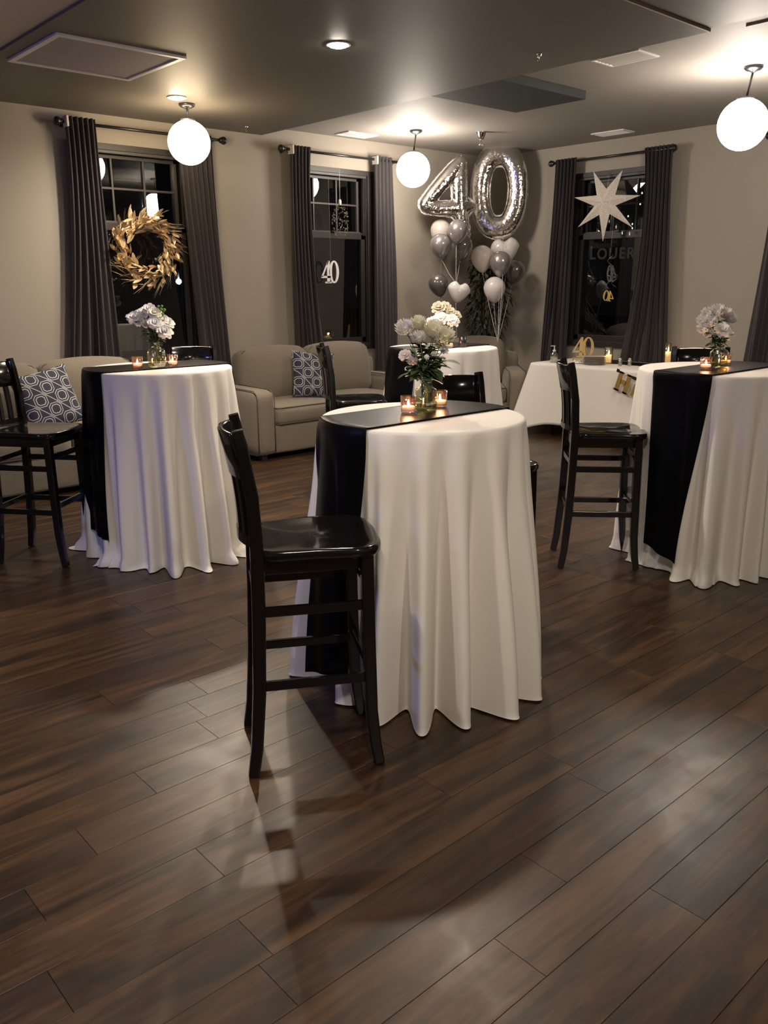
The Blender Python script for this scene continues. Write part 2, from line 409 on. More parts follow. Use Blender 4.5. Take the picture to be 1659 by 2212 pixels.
# windows ---------------------------------------------------------
def window(name, axis, plane, u0, u1, mun, tilt=0):
    """double hung: upper sash with 3x2 lights, plain lower sash, dark casing"""
    e = sempty(name)
    if axis == 'y': bx = lambda a, b: (lambda lo, hi: (lo, hi))((a[0], plane + a[1], a[2]), (b[0], plane + b[1], b[2]))
    else: bx = lambda a, b: ((plane + a[1], a[0], a[2]), (plane + b[1], b[0], b[2]))
    def part(n, boxes, m, parent=e, bevel=.002, skew=0):
        mb = MB()
        for a, b in boxes:
            sh = None
            if skew and axis == 'y': sh = Matrix(((1, 0, 0, 0), (skew, 1, 0, -skew * (a[0] + b[0]) / 2), (0, 0, 1, 0), (0, 0, 0, 1)))   # panes sit a little out of plane
            mb.box(*bx(a, b), mtx=sh)
        return obj(n, mb, m, parent, bevel=bevel)
    z0, z1 = WZ0, WZ1
    cw = .095
    part('casing', [((u0 - cw + .02, -.022, z0), (u0 + .012, .0, z1)), ((u1 - .012, -.022, z0), (u1 + cw - .02, .0, z1)),
                    ((u0 - cw + .02, -.022, z1 - .01), (u1 + cw - .02, .0, z1 + .04)), ((u0 - cw + .02, -.026, z0 - .045), (u1 + cw - .02, .0, z0 + .01))], MT['wtrim'])
    part('jamb', [((u0, 0, z0), (u0 + .018, .14, z1)), ((u1 - .018, 0, z0), (u1, .14, z1)), ((u0, 0, z1 - .018), (u1, .14, z1)), ((u0, 0, z0), (u1, .14, z0 + .018))], MT['wtrim'])
    part('head_rail', [((u0 + .02, -.012, z1 - .035), (u1 - .02, .03, z1 - .01))], MT['vinyl'])
    part('jamb_track', [((u0 + .030, .0, 2.06), (u0 + .036, .03, z1 - .03)), ((u0 + .05, .0, 2.06), (u0 + .056, .03, z1 - .03)),
                        ((u1 - .036, .0, 2.06), (u1 - .030, .03, z1 - .03)), ((u1 - .056, .0, 2.06), (u1 - .050, .03, z1 - .03))], MT['vinyl'], bevel=0)
    a, b = u0 + .06, u1 - .06      # upper sash
    up = part('upper_sash', [((a, .075, 2.03), (a + .028, .10, 2.64)), ((b - .028, .075, 2.03), (b, .10, 2.64)), ((a, .075, 2.612), (b, .10, 2.64)), ((a, .05, 2.028), (b, .10, 2.10))], MT['vinyl'])
    ga, gb = a + .028, b - .028
    cuts = [ga] + list(mun) + [gb]
    for x in mun: part('muntin', [((x - .009, .077, 2.10), (x + .009, .095, 2.612))], MT['vinyl'], up, .002)
    part('muntin', [((ga, .078, 2.361), (gb, .094, 2.379))], MT['vinyl'], up, .002)
    for i in range(3):
        for j in range(2):
            xa, xb = cuts[i], cuts[i + 1]
            part('pane', [((xa, .0955, (2.10, 2.37)[j]), (xb, .0975, (2.37, 2.612)[j]))], MT['pane'], up, 0, tilt)
    lo = part('lower_sash', [((a - .03, .015, .93), (a + .02, .045, 2.07)), ((b - .02, .015, .93), (b + .03, .045, 2.07)), ((a - .03, .015, 2.02), (b + .03, .045, 2.085)), ((a - .03, .015, .923), (b + .03, .045, .985))], MT['wtrim'])
    part('pane', [((a + .02, .030, .985), (b - .02, .032, 2.02))], MT['pane'], lo, 0)
    part('sash_lock', [(((a + b) / 2 - .03, -.004, 2.085), ((a + b) / 2 + .03, .03, 2.10))], MT['iron'], lo)
    return e
window('window_1', 'y', YL, *W1, (3.435, 3.735), .018); window('window_2', 'y', YL, *W2, (5.618, 5.922), .02); w3 = window('window_3', 'x', XR, *W3, (5.265, 5.565))
struct('outdoor_ground', MB().box((-4, 7.6, -.3), (40, 60, -.2)).box((8.6, -10, -.3), (40, 7.6, -.2)), MT['outdoors'])

# street lamp outside window 1
t = thing('street_lamp', 'distant white street lamp shining through the left window beside the wreath', 'street lamp', (10.87, 20.0, 0))
obj('lamp_post', MB().tube([(.9, 1.5, -.2), (.9, 1.5, 2.6), (.5, .8, 2.75), (0, .0, 1.9), (0, 0, 1.68)], .02), MT['outdoors'], t); obj('lamp_head', MB().ball((0, 0, 1.62), .065), MT['streetlamp'], t)

# ceiling fittings -------------------------------------------------
def vent(x0, y0, x1, y1, z, label, slats, along='x', group=None, pan=False):
    t = thing('ceiling_vent', label, 'ceiling vent', ((x0 + x1) / 2, (y0 + y1) / 2, z), 0, group)
    hx, hy = (x1 - x0) / 2, (y1 - y0) / 2; fw_ = .022
    mb = MB().box((-hx, -hy, -.012), (hx, -hy + fw_, 0)).box((-hx, hy - fw_, -.012), (hx, hy, 0)).box((-hx, -hy + fw_, -.012), (-hx + fw_, hy - fw_, 0)).box((hx - fw_, -hy + fw_, -.012), (hx, hy - fw_, 0))
    obj('frame', mb, MT['white'], t, bevel=.003)
    n = slats
    for i in range(n):
        f_ = (i + .5) / n
        if along == 'x':
            yy = -hy + fw_ + (2 * hy - 2 * fw_) * f_; hw = (2 * hy - 2 * fw_) / n * .46
            m2 = Matrix.Translation((0, yy, -.006)) @ Matrix.Rotation(R_(12 if pan else 28), 4, 'X')
            obj('slat', MB().box((-hx + fw_, -hw, -.001), (hx - fw_, hw, .001), m2), MT['white'], t)
        else:
            xx = -hx + fw_ + (2 * hx - 2 * fw_) * f_; hw = (2 * hx - 2 * fw_) / n * .46
            m2 = Matrix.Translation((xx, 0, -.006)) @ Matrix.Rotation(R_(12 if pan else 28), 4, 'Y')
            obj('slat', MB().box((-hw, -hy + fw_, -.001), (hw, hy - fw_, .001), m2), MT['white'], t)
    return t
vent(5.75, 6.95, 6.14, 7.17, ZC, 'small white ceiling vent above the middle window', 6, 'x')
vent(7.74, 5.12, 7.95, 5.50, ZC, 'small white ceiling vent above the star window', 4, 'y')
vent(5.24, 3.39, 5.50, 3.76, ZC, 'white ceiling vent beside the soffit edge left of the right pendant', 5, 'y', pan=True)
t = thing('return_grille', 'large white framed square return grille in the dark soffit', 'grille', (2.55, 5.556, ZS))
hx, hy = .412, .40; fw_ = .038
obj('frame', MB().box((-hx, -hy, -.016), (hx, -hy + fw_, 0)).box((-hx, hy - fw_, -.016), (hx, hy, 0)).box((-hx, -hy + fw_, -.016), (-hx + fw_, hy - fw_, 0)).box((hx - fw_, -hy + fw_, -.016), (hx, hy - fw_, 0)), MT['white'], t, bevel=.004)
obj('filter_panel', MB().box((-hx + fw_, -hy + fw_, -.008), (hx - fw_, hy - fw_, -.002)), MT['filt'], t)

def sprinkler(x, y, z, label, big=False):
    t = thing('sprinkler', label, 'sprinkler', (x, y, z), 0, None)
    k = 1.5 if big else .5
    obj('escutcheon', MB().lathe([(.035 * k, 0), (.034 * k, -.006), (.018 * k, -.045 * k), (.012 * k, -.05 * k)], 20), MT['chrome'], t)
    obj('deflector', MB().lathe([(.004 * k, -.05 * k), (.004 * k, -.075 * k), (.016 * k, -.078 * k), (.016 * k, -.082 * k)], 16), MT['chrome'], t)
    return t
sprinkler(6.81, 6.15, ZC, 'chrome ceiling sprinkler directly above the number balloons', True)
sprinkler(4.58, 6.99, ZS, 'tiny ceiling sprinkler near the soffit corner')
sprinkler(4.583, 3.672, ZS, 'tiny ceiling sprinkler in the middle of the dark soffit')

def can(x, y, z, label, k=1.0):
    t = thing('recessed_light', label, 'ceiling light', (x, y, z), 0, None)
    obj('trim_ring', MB().lathe([(.075, -.001), (.075, -.006), (.058, -.004), (.055, -.0012)], 32), MT['white'], t)
    obj('lens', MB().lathe([(.056, -.002), (.05, -.012), (.03, -.018), (.001, -.019)], 28), MT['canlens'], t)
    l = lamp('can_beam', 'SPOT', (0, 0, -.03), CAN_W * k, NEUT, .045, spot=R_(168), blend=.8); l.parent = t
    return t
can(3.51, 4.33, ZS, 'round recessed ceiling light near the top centre of the soffit', 1.3)
can(3.50, 6.28, ZS, 'recessed ceiling light right above the left globe pendant', 1.0)

def pendant(x, y, zc, zgl, label, r=.167, lean=(0, 0), gm='globe'):
    t = thing('globe_pendant', label, 'pendant light', (x, y, zc), 0, 'opal globe pendants')
    d = zc - zgl
    obj('canopy', MB().lathe([(.062, 0), (.064, -.012), (.05, -.026), (.02, -.034), (.008, -.045)], 32), MT['metalgrey'], t)
    lx, ly = lean
    obj('stem', MB().tube([(0, 0, -.03), (lx * .8, ly * .8, -d + r + .008)], .0075), MT['metalgrey'], t)
    cap = MB().lathe([(.062, -.012), (.060, .004), (.02, .012)], 28, (lx, ly, -d + r)); obj('holder_cap', cap, MT['metalgrey'], t)
    prof = []
    for i in range(25):
        a = math.pi * i / 24 * .93; prof.append((max(math.sin(a) * r, .001), -math.cos(a) * r))
    obj('globe', MB().lathe(prof, 40, (lx, ly, -d)), MT[gm], t)
    return t
pendant(3.68, 6.45, ZS, 2.655, 'glowing white globe pendant hanging in front of the left window', gm='globewarm')
pendant(6.24, 6.50, ZC, 2.655, 'glowing white globe pendant beside the silver number balloons', lean=(-.02, .018))
pendant(6.27, 3.12, ZC, 2.642, 'large glowing white globe pendant at the right edge', r=.172, lean=(-.027, .024))

# ================================================================== CURTAINS
def curtain(axis, plane, top, bot, ztop, label, mid=None, seed=1, folds=7, zb=.03, group='charcoal window curtains'):
    """top/bot: (u0,u1) spans; hangs at distance 'plane' from the wall"""
    rg = random.Random(seed); NU = folds * 16; NZ = 44
    t = thing('curtain', label, 'curtain', (0, 0, 0), 0, group)
    ph = [rg.uniform(-.35, .35) for _ in range(folds + 2)]; am = [rg.uniform(.45, 1.45) for _ in range(folds + 2)]; ph = [p_ * 2.2 for p_ in ph]; fz = [rg.uniform(0, 6.28) for _ in range(folds + 2)]
    rows = []
    for i in range(NZ + 1):
        s = i / NZ; z = ztop + (zb - ztop) * s
        e = s * s * (3 - 2 * s)
        k = mid[0] * math.sin(math.pi * min(1, s)) if mid else 0; k1 = mid[1] * math.sin(math.pi * min(1, s)) if mid else 0
        a = top[0] + (bot[0] - top[0]) * e + k; b = top[1] + (bot[1] - top[1]) * e + k1
        amp = (.030 + .018 * s)
        row = []
        for j in range(NU + 1):
            f_ = j / NU; q = f_ * folds; n = int(q)
            w_ = ph[n] * (1 - (q - n)) + ph[n + 1] * (q - n); aa = am[n] * (1 - (q - n)) + am[n + 1] * (q - n)
            d = amp * (aa * (1 + .35 * math.sin(3.5 * s + fz[n])) * s + (1 - s) * .8) * (math.sin(2 * math.pi * (q + w_ * s)) + .22 * math.sin(4 * math.pi * q + 3 * s))
            u = a + (b - a) * f_ + .012 * math.sin(2 * math.pi * q * 1.0 + 1.2) * s
            row.append((u, plane - d, z) if axis == 'y' else (plane - d, u, z))
        rows.append(row)
    o = obj('drape', MB().grid(rows), MT['curtain'], t)
    sm = o.modifiers.new('solid', 'SOLIDIFY'); sm.thickness = .004
    # lining edge at the outer top corner
    if seed % 2 == 0: return t
    u = top[0]
    lo = (u - .006, plane - .055, ztop - .085); hi = (u + .012, plane + .03, ztop - .004)
    if axis == 'x': lo = (plane - .055, u - .006, ztop - .085); hi = (plane + .03, u + .012, ztop - .004)
    obj('lining_edge', MB().box(lo, hi), MT['lining'], t, bevel=.004)
    return t
def rod(axis, plane, u0, u1, z, label):
    t = thing('curtain_rod', label, 'curtain rod', (0, 0, 0), 0, 'black curtain rods')
    P = (lambda u, d=0, zz=0: (u, plane + d, z + zz)) if axis == 'y' else (lambda u, d=0, zz=0: (plane + d, u, z + zz))
    obj('rod', MB().tube([P(u0), P(u1)], .0125, 14), MT['iron'], t)
    for u, s in ((u0, -1), (u1, 1)):
        mb = MB().tube([P(u), P(u + s * .012), P(u + s * .02), P(u + s * .03), P(u + s * .05), P(u + s * .066), P(u + s * .07)], [.016, .026, .018, .032, .035, .026, .006], 20)
        obj('finial', mb, MT['iron'], t)
    for u in (u0 + .03, u1 - .03):
        obj('bracket', MB().tube([P(u, .112), P(u, 0)], .008, 8).tube([P(u, .1115), P(u, .104)], .026, 14), MT['iron'], t)
    return t
RY = YL - .113; RX = XR - .113
rod('y', RY, 2.97, 4.41, 2.83, 'black curtain rod over the left window, finial by the far left wall')
rod('y', RY, 5.14, 6.66, 2.825, 'black curtain rod over the middle window with the white numerals')
rod('x', RX, 4.81, 6.22, 2.838, 'black curtain rod over the window with the paper star')
rod('x', RX, 1.85, 3.78, 2.838, 'black curtain rod at the right edge of the picture')
cp = YL - .115; cq = XR - .115
curtain('y', cp, (2.985, 3.242), (2.75, 3.27), 2.875, 'charcoal curtain at the left side of the wreath window', mid=(.03, .0), seed=1, folds=6)
curtain('y', cp, (3.985, 4.33), (4.12, 4.44), 2.86, 'greyish curtain right of the wreath window behind the left globe', seed=2, folds=7)
curtain('y', cp, (5.20, 5.455), (5.22, 5.62), 2.865, 'charcoal curtain left of the middle window, sweeping inward below', mid=(-.01, -.06), seed=3, folds=6)
curtain('y', cp, (6.29, 6.545), (6.29, 6.60), 2.86, 'charcoal curtain right of the middle window beside the pendant globe', seed=5, folds=5)
curtain('x', cq, (5.92, 6.20), (5.94, 6.30), 2.87, 'dark curtain left of the star window near the balloons', seed=6, folds=6)
curtain('x', cq, (4.77, 5.09), (4.64, 5.33), 2.875, 'wide dark curtain partly drawn across the right of the star window', mid=(0, -.10), seed=8, folds=7)
curtain('x', cq, (3.30, 3.72), (3.30, 3.86), 2.875, 'dark curtain at the right edge behind the flowers', mid=(0, .0), seed=9, folds=7)

# ================================================================== BAR CHAIRS
def bar_chair(label):
    t = thing('bar_chair', label, 'bar chair', (0, 0, 0), 0, 'black wooden bar chairs')
    B = MT['chair']
    # saddle seat
    mb = MB(); out = []
    n = 48
    for j in range(n):
        a = 2 * math.pi * j / n; c, s = math.cos(a), math.sin(a)
        e = .32
        x = math.copysign(abs(c) ** e, c); y = math.copysign(abs(s) ** e, s)
        bow = .022 * (1 - y * y) if x > 0 else .0
        out.append((.015 + x * .195 + bow, y * (.205 if x > 0 else .190)))
    rows = []
    for sc, z in ((.55, .740), (.97, .741), (1.0, .748), (1.0, .766), (.985, .7735), (.955, .7755), (.9, .7745), (.75, .769), (.5, .7645), (.25, .763), (.02, .763)):
        rows.append([(.015 + (x - .015) * sc, y * sc, z + (.006 * (1 - abs(y / .2)) if sc < .8 and sc > .1 and x > 0.1 else 0)) for x, y in out])
    mb.grid(rows, True, True, True); obj('seat', mb, B, t)
    for s in (-1, 1):
        mb = MB().tube([(.168, s * .163, .742), (.172, s * .164, .45), (.178, s * .166, .2), (.190, s * .169, .08), (.203, s * .172, .004)], [1, 1, .97, .9, .84], square=(.0205, .0205), up=(1, 0, 0))
        obj('front_leg', mb, B, t, bevel=.003)
        mb = MB().tube([(-.218, s * .168, .004), (-.203, s * .165, .1), (-.187, s * .161, .3), (-.178, s * .160, .55), (-.175, s * .160, .78), (-.182, s * .161, .95), (-.205, s * .163, 1.10), (-.216, s * .164, 1.152)],
                       [.86, .92, 1, 1, 1, .95, .88, .8], square=(.021, .0195), up=(1, 0, 0))
        obj('rear_leg', mb, B, t, bevel=.004)
    # curved top rail
    def backx(y, z): return -.175 - .045 * (1 - (y / .165) ** 2) - .045 * max(0, (z - .80)) / .35 * max(0, (z - .80)) / .35
    rows = []
    for i in range(17):
        y = -.146 + .292 * i / 16; sec = []
        z0, z1 = .998, 1.138 + .004 * (1 - (y / .15) ** 2)
        for dx, z in ((.010, z0), (.011, (z0 + z1) / 2), (.010, z1 - .006), (.004, z1), (-.006, z1), (-.011, z1 - .006), (-.011, (z0 + z1) / 2), (-.010, z0)):
            sec.append((backx(y, z) + dx, y, z))
        rows.append(sec)
    obj('top_rail', MB().grid(rows, True, True, True), B, t)
    rows = [[(backx(y, .80) + dx, y, z) for dx, z in ((.009, .782), (.009, .812), (-.009, .812), (-.009, .782))] for y in [-.146 + .292 * i / 12 for i in range(13)]]
    obj('lower_rail', MB().grid(rows, True, True, True, smooth=False), B, t)
    for y in (-.096, -.032, .032, .096):
        rows = []
        for i in range(7):
            z = .805 + .2 * i / 6; rows.append([(backx(yy, z) + dx, yy, z) for dx, yy in ((.006, y - .014), (.006, y + .014), (-.006, y + .014), (-.006, y - .014))])
        obj('slat', MB().grid(rows, True, True, True, smooth=False), B, t, bevel=.002)
    obj('apron', MB().box((-.165, -.150, .690), (.160, -.134, .742)).box((-.165, .134, .690), (.160, .150, .742)).box((.150, -.148, .690), (.166, .148, .742)).box((-.178, -.145, .690), (-.162, .145, .742)), B, t, bevel=.002)
    for s in (-1, 1):
        for z in (.572, .318):
            xa = -.178 - max(0, (.5 - z)) * .03; obj('stretcher', MB().box((xa, s * .163 - .009, z - .016), (.172, s * .163 + .009, z + .016)), B, t, bevel=.003)
    for z in (.635, .352): obj('stretcher', MB().box((.165, -.148, z - .016), (.183, .148, z + .016)), B, t, bevel=.003)
    for z in (.605, .335): obj('stretcher', MB().box((-.192, -.146, z - .015), (-.175, .146, z + .015)), B, t, bevel=.003)
    return t
ch = bar_chair('black bar chair in the foreground in front of the nearest table')
ch.location = (1.578, 2.152, 0); ch.rotation_euler = (0, 0, R_(-30))
G = 'black wooden bar chairs'
dup(ch, (1.69, 4.905, 0), R_(-51), 'black bar chair at the left edge beside the left table', G)
dup(ch, (4.03, 2.675, 0), R_(-46), 'black bar chair seen side on, left of the right-hand table', G)
dup(ch, (2.87, 2.55, 0), R_(-97), 'black bar chair just behind the nearest table, mostly hidden', G)
dup(ch, (3.86, 4.64, 0), R_(-32), 'black bar chair in front of the far table, before the loveseat', G)
dup(ch, (2.87, 5.18, 0), R_(-120), 'black bar chair behind the left table, lit blue on one post', G)
dup(ch, (5.10, 2.69, 0), R_(-150), 'black bar chair behind the right-hand table and its vase', G)

# ================================================================== COCKTAIL TABLES AND CLOTHS
def smooth(x): x = max(0, min(1, x)); return x * x * (3 - 2 * x)
def make_skirt(R, h, lobes, rv, toe, seed, flat=None):
    """lobes: (deg, radius at floor, half-width deg); returns r(theta,t) with t 0 rim .. 1 floor"""
    rg = random.Random(seed); n1 = [rg.uniform(0, 6.28) for _ in range(4)]
    def rf(th):
        d = math.degrees(th) % 360; v = rv + .012 * math.sin(5 * th + n1[0])
        best = 0
        for a, rl, w_ in lobes:
            x = (d - a + 180) % 360 - 180
            k = math.exp(-abs(x / (w_ * .82)) ** 2.4); best = max(best, (rl - rv) * k)
        return v + best
    def r(th, t):
        g = smooth(t * 1.15) * .35 + .65 * t ** .85
        fine = .004 * math.sin(23 * th + n1[1] + 2 * t) + .003 * math.sin(41 * th + n1[2])
        q = R + (rf(th) - R) * g + fine * smooth(t * 3)
        q += .006 * math.exp(-((t - .10) / .10) ** 2) * (rf(th) - rv) / .18
        if flat:
            x = (math.degrees(th) - flat[0] + 180) % 360 - 180
            k = smooth((flat[1] + 6 - abs(x)) / 8); q = q * (1 - k) + (R + flat[2] * t) * k
        return q
    return r
def tablecloth(c, R, h, lobes, rv, toe, seed, flat, label, hem=.012):
    r = make_skirt(R, h, lobes, rv, toe, seed, flat); rows = []; NT = 480
    rg = random.Random(seed + 5); ph = [rg.uniform(0, 6.28) for _ in range(5)]
    ths = [2 * math.pi * j / NT for j in range(NT)]
    for q in (.02, .3, .6, .85, .96): rows.append([(R * q * math.cos(a), R * q * math.sin(a), h) for a in ths])
    e = .012
    for b in (20, 45, 70): rows.append([((R - e + e * math.sin(R_(b))) * math.cos(a), (R - e + e * math.sin(R_(b))) * math.sin(a), h - e + e * math.cos(R_(b))) for a in ths])
    NZ = 46
    for i in range(NZ + 1):
        t = i / NZ; row = []
        for a in ths:
            z = h - e + (hem - (h - e)) * t; q = r(a, t)
            if toe > 0:
                tt = toe * (.55 + .45 * math.sin(7 * a + ph[0])) * (.6 + .4 * math.sin(3 * a + ph[1]))
                k = smooth((t - .93) / .07)
                q += max(0, tt) * k * (1 if math.sin(11 * a + ph[2]) > -.6 else .5); z = max(z, .006 + .012 * (1 + math.sin(19 * a + ph[3])) * k * .6)
            row.append((q * math.cos(a), q * math.sin(a), z))
        rows.append(row)
    if toe > 0:      # a last ruffled turn lying on the floor
        rows.append([(x * (1 + toe * .35 / .5 * max(0, math.sin(9 * a + ph[4]))), y * (1 + toe * .35 / .5 * max(0, math.sin(9 * a + ph[4]))), .005) for (x, y, z), a in zip(rows[-1], ths)])
    else:            # stitched hem
        rows.append([(x * 1.006, y * 1.006, z - .004) for x, y, z in rows[-1]])
    o = obj('tablecloth', MB().grid(rows, True, True, False), MT['cloth'], loc=(c[0], c[1], 0))
    tag(o, label, 'tablecloth', 'white floor-length tablecloths'); return r
def runner(c, R, h, r, y0, y1, drop_l, drop_r, label, e=.006, bot=None, slant=0):
    rows = []; NV = 22
    def hang(sgn, drop):
        out = []; yb0, yb1, Xb = bot if sgn < 0 and bot else (y0, y1, R + .09)
        for i in range(1, 41):
            t = i / 40; row = []; k = smooth(t * 1.02) * .6 + .4 * t
            for j in range(NV + 1):
                f_ = j / NV; ya = y0 + (y1 - y0) * f_; y = ya * (1 - k) + (yb0 + (yb1 - yb0) * f_) * k
                xa = math.sqrt(max(R * R - ya * ya, .001)); x = xa * (1 - k) + Xb * k + .010 * k * math.sin(9 * f_ + 1.5 + 2 * t)
                th = math.atan2(y, sgn * x); tt = t * drop / h
                need = r(th, tt); rr = math.hypot(x, y)
                if rr < need + e: x *= (need + e) / rr; y *= (need + e) / rr
                row.append((sgn * (x + .002), y, h + e - .010 - t * (drop - .01 + .05 * (f_ - .5) * (slant if sgn < 0 else 0))))
            out.append(row)
        return out
    left = hang(-1, drop_l)[::-1]; right = hang(1, drop_r)
    def edge(sgn):
        o = []
        for f_, dz in ((1.012, -.004), (1.0, .001)):
            o.append([(sgn * math.sqrt(max(R * R - y * y, .001)) * f_, y, h + e + dz) for y in [y0 + (y1 - y0) * j / NV for j in range(NV + 1)]])
        return o
    top = []
    for k in range(1, 16):
        f_ = -1 + 2 * k / 16
        top.append([(f_ * .985 * math.sqrt(max(R * R - y * y, .001)), y, h + e) for y in [y0 + (y1 - y0) * j / NV for j in range(NV + 1)]])
    rows = left + edge(-1) + top + edge(1)[::-1] + right
    o = obj('table_runner', MB().grid(rows), MT['satin'], loc=(c[0], c[1], 0))
    s = o.modifiers.new('solid', 'SOLIDIFY'); s.thickness = .0016; s.offset = 0
    tag(o, label, 'table runner', 'black satin runners')
def cocktail_table(c, R, h, label):
    t = thing('cocktail_table', label, 'table', (c[0], c[1], 0), 0, 'round bar-height tables')
    obj('tabletop', MB().lathe([(.01, h - .03), (R - .012, h - .03), (R - .006, h - .02), (R - .006, h - .008), (R - .014, h - .003), (.01, h - .003)], 48), MT['chair'], t)
    obj('column', MB().lathe([(.04, .02), (.04, h - .03)], 24), MT['iron'], t)
    obj('base', MB().lathe([(.27, 0), (.27, .012), (.2, .022), (.05, .04), (.041, .06)], 40), MT['iron'], t)

def rest_lobes(a0, a1, n, r, seed):
    rg = random.Random(seed); return [(a0 + (a1 - a0) * (i + .5) / n + rg.uniform(-3, 3), r + rg.uniform(-.03, .04), 8 + rg.uniform(0, 3)) for i in range(n)]
# nearest table
cN = (2.256, 2.306); RN = .393; hN = 1.075
lobN = [(142, .54, 8), (180, .445, 12), (-153, .49, 6.5), (-133.5, .545, 6.5), (-115, .525, 7), (-93, .53, 9), (-72, .525, 8), (-52, .51, 8)] + rest_lobes(-38, -12, 1, .47, 4) + rest_lobes(48, 128, 4, .49, 4)
rN = tablecloth(cN, RN, hN, lobN, .35, 0, 11, None, 'white tablecloth of the nearest table in the middle, hem just above the floor')
runner(cN, RN, hN, rN, -.112, .222, .965, .7, 'black satin runner over the nearest table', bot=(-.075, .19, .455), slant=1.6)
cocktail_table(cN, RN, hN, 'round bar table hidden under the cloth of the nearest table')
# left table
cL = (2.319, 4.571); RL = .42; hL = 1.10
lobL = [(162, .50, 9), (-172, .46, 7), (-150, .47, 8), (-131, .50, 5), (-116, .60, 6), (-97, .55, 6), (-80, .54, 7), (-60, .51, 7), (-42, .5, 6)] + rest_lobes(-30, 150, 8, .52, 6)
rL = tablecloth(cL, RL, hL, lobL, .40, .085, 12, None, 'white tablecloth of the left table, its hem pooling on the floor')
runner(cL, RL, hL, rL, -.125, .225, .935, .8, 'black satin runner over the left table, hanging at its left', bot=(-.135, .10, .455), slant=-.6)
cocktail_table(cL, RL, hL, 'round bar table hidden under the cloth of the left table')
# right table
cR = (4.53, 2.27); RR = .435; hR = 1.10
lobR = [(118, .52, 9), (146, .435, 7), (-168, .50, 7), (-151, .54, 8), (-131, .48, 5.5), (-116, .49, 5.5), (-98, .50, 6), (-80, .5, 6)] + rest_lobes(-70, 105, 8, .455, 8)
rR = tablecloth(cR, RR, hR, lobR, .39, .06, 13, None, 'white tablecloth of the right-hand table cut by the picture edge')
runner(cR, RR, hR, rR, -.165, .170, .975, .8, 'black satin runner over the right-hand table', bot=(-.095, .10, .49), slant=-1.5)
cocktail_table(cR, RR, hR, 'round bar table hidden under the cloth of the right-hand table')
# far table
cF = (4.60, 4.49); RF = .408; hF = 1.10
rF = tablecloth(cF, RF, hF, rest_lobes(-180, 180, 17, .50, 9), .39, 0, 14, None, 'white tablecloth of the far table below the balloons')
runner(cF, RF, hF, rF, -.115, .225, .95, .8, 'black satin runner over the far table')
cocktail_table(cF, RF, hF, 'round bar table hidden under the cloth of the far table')

# ================================================================== CANDLES, VASES, FLOWERS
def votive(x, y, z, label, s=1.0, group='glass votive candles'):
    t = thing('votive_candle', label, 'candle', (x, y, z), 0, group)
    obj('glass_cup', MB().lathe([(.027 * s, 0), (.0285 * s, .003), (.0305 * s, .066 * s), (.0285 * s, .066 * s), (.0265 * s, .014 * s), (.002, .012 * s)], 28), MT['pinkglass'], t)
    obj('wax', MB().lathe([(.0255 * s, .0145 * s), (.0262 * s, .027 * s), (.001, .027 * s)], 24), MT['wax'], t)
    obj('flame', MB().lathe([(.001, .0285 * s), (.0048 * s, .034 * s), (.0042 * s, .041 * s), (.001, .052 * s)], 12), MT['flame'], t)
    l = lamp('candle_glow', 'POINT', (0, 0, .045 * s), .8, (1, .6, .3), .012); l.parent = t
    return t
zN, zL, zR, zF = hN + .0078, hL + .0078, hR + .0078, hF + .0078
votive(2.225, 2.353, zN, 'lit glass votive left of the vase on the nearest table')
votive(2.43, 2.385, zN, 'lit glass votive right of the vase on the nearest table')
votive(2.160, 4.512, zL, 'lit glass votive left of the vase on the left table')
votive(2.372, 4.498, zL, 'lit glass votive right of the vase on the left table')
votive(4.345, 2.262, zR, 'lit glass votive in front of the vase on the right-hand table')
votive(4.66, 2.31, zR, 'lit glass votive behind the vase on the right-hand table')
votive(4.545, 4.37, zF, 'lit votive beside a dark glass on the far table')
t = tag(obj('dark_glass', MB().lathe([(.024, 0), (.027, .004), (.029, .075), (.026, .075), (.024, .008), (.001, .008)], 24), MT['iron'], loc=(4.66, 4.345, zF)), 'black glass tumbler on the far table', 'glass')

def vase(x, y, z, label, s=1.0):
    t = thing('glass_vase', label, 'vase', (x, y, z), 0, 'clear bottle vases')
    def sec(r, k): # rounded square towards k=1
        out = []
        for j in range(40):
            a = 2 * math.pi * j / 40; c, q = math.cos(a), math.sin(a)
            e = 1 - .5 * k; m_ = 1 + .04 * k
            out.append((r * m_ * math.copysign(abs(c) ** e, c), r * m_ * math.copysign(abs(q) ** e, q)))
        return out
    prof = [(.030, 0, 1), (.0345, .004, 1), (.0355, .02, 1), (.0355, .072, 1), (.033, .082, .8), (.024, .090, .4), (.021, .096, 0), (.021, .112, 0), (.0245, .116, 0), (.0245, .121, 0), (.021, .123, 0)]
    obj('bottle', MB().grid([[(px * s, py * s, zz * s) for px, py in sec(r, k)] for r, zz, k in prof], True, True, False), MT['glass'], t)
    obj('water', MB().grid([[(px * s * .92, py * s * .92, zz * s) for px, py in sec(r, k)] for r, zz, k in [(.0345, .006, 1), (.035, .05, 1)]], True, True, True), MT['water'], t)
    return t
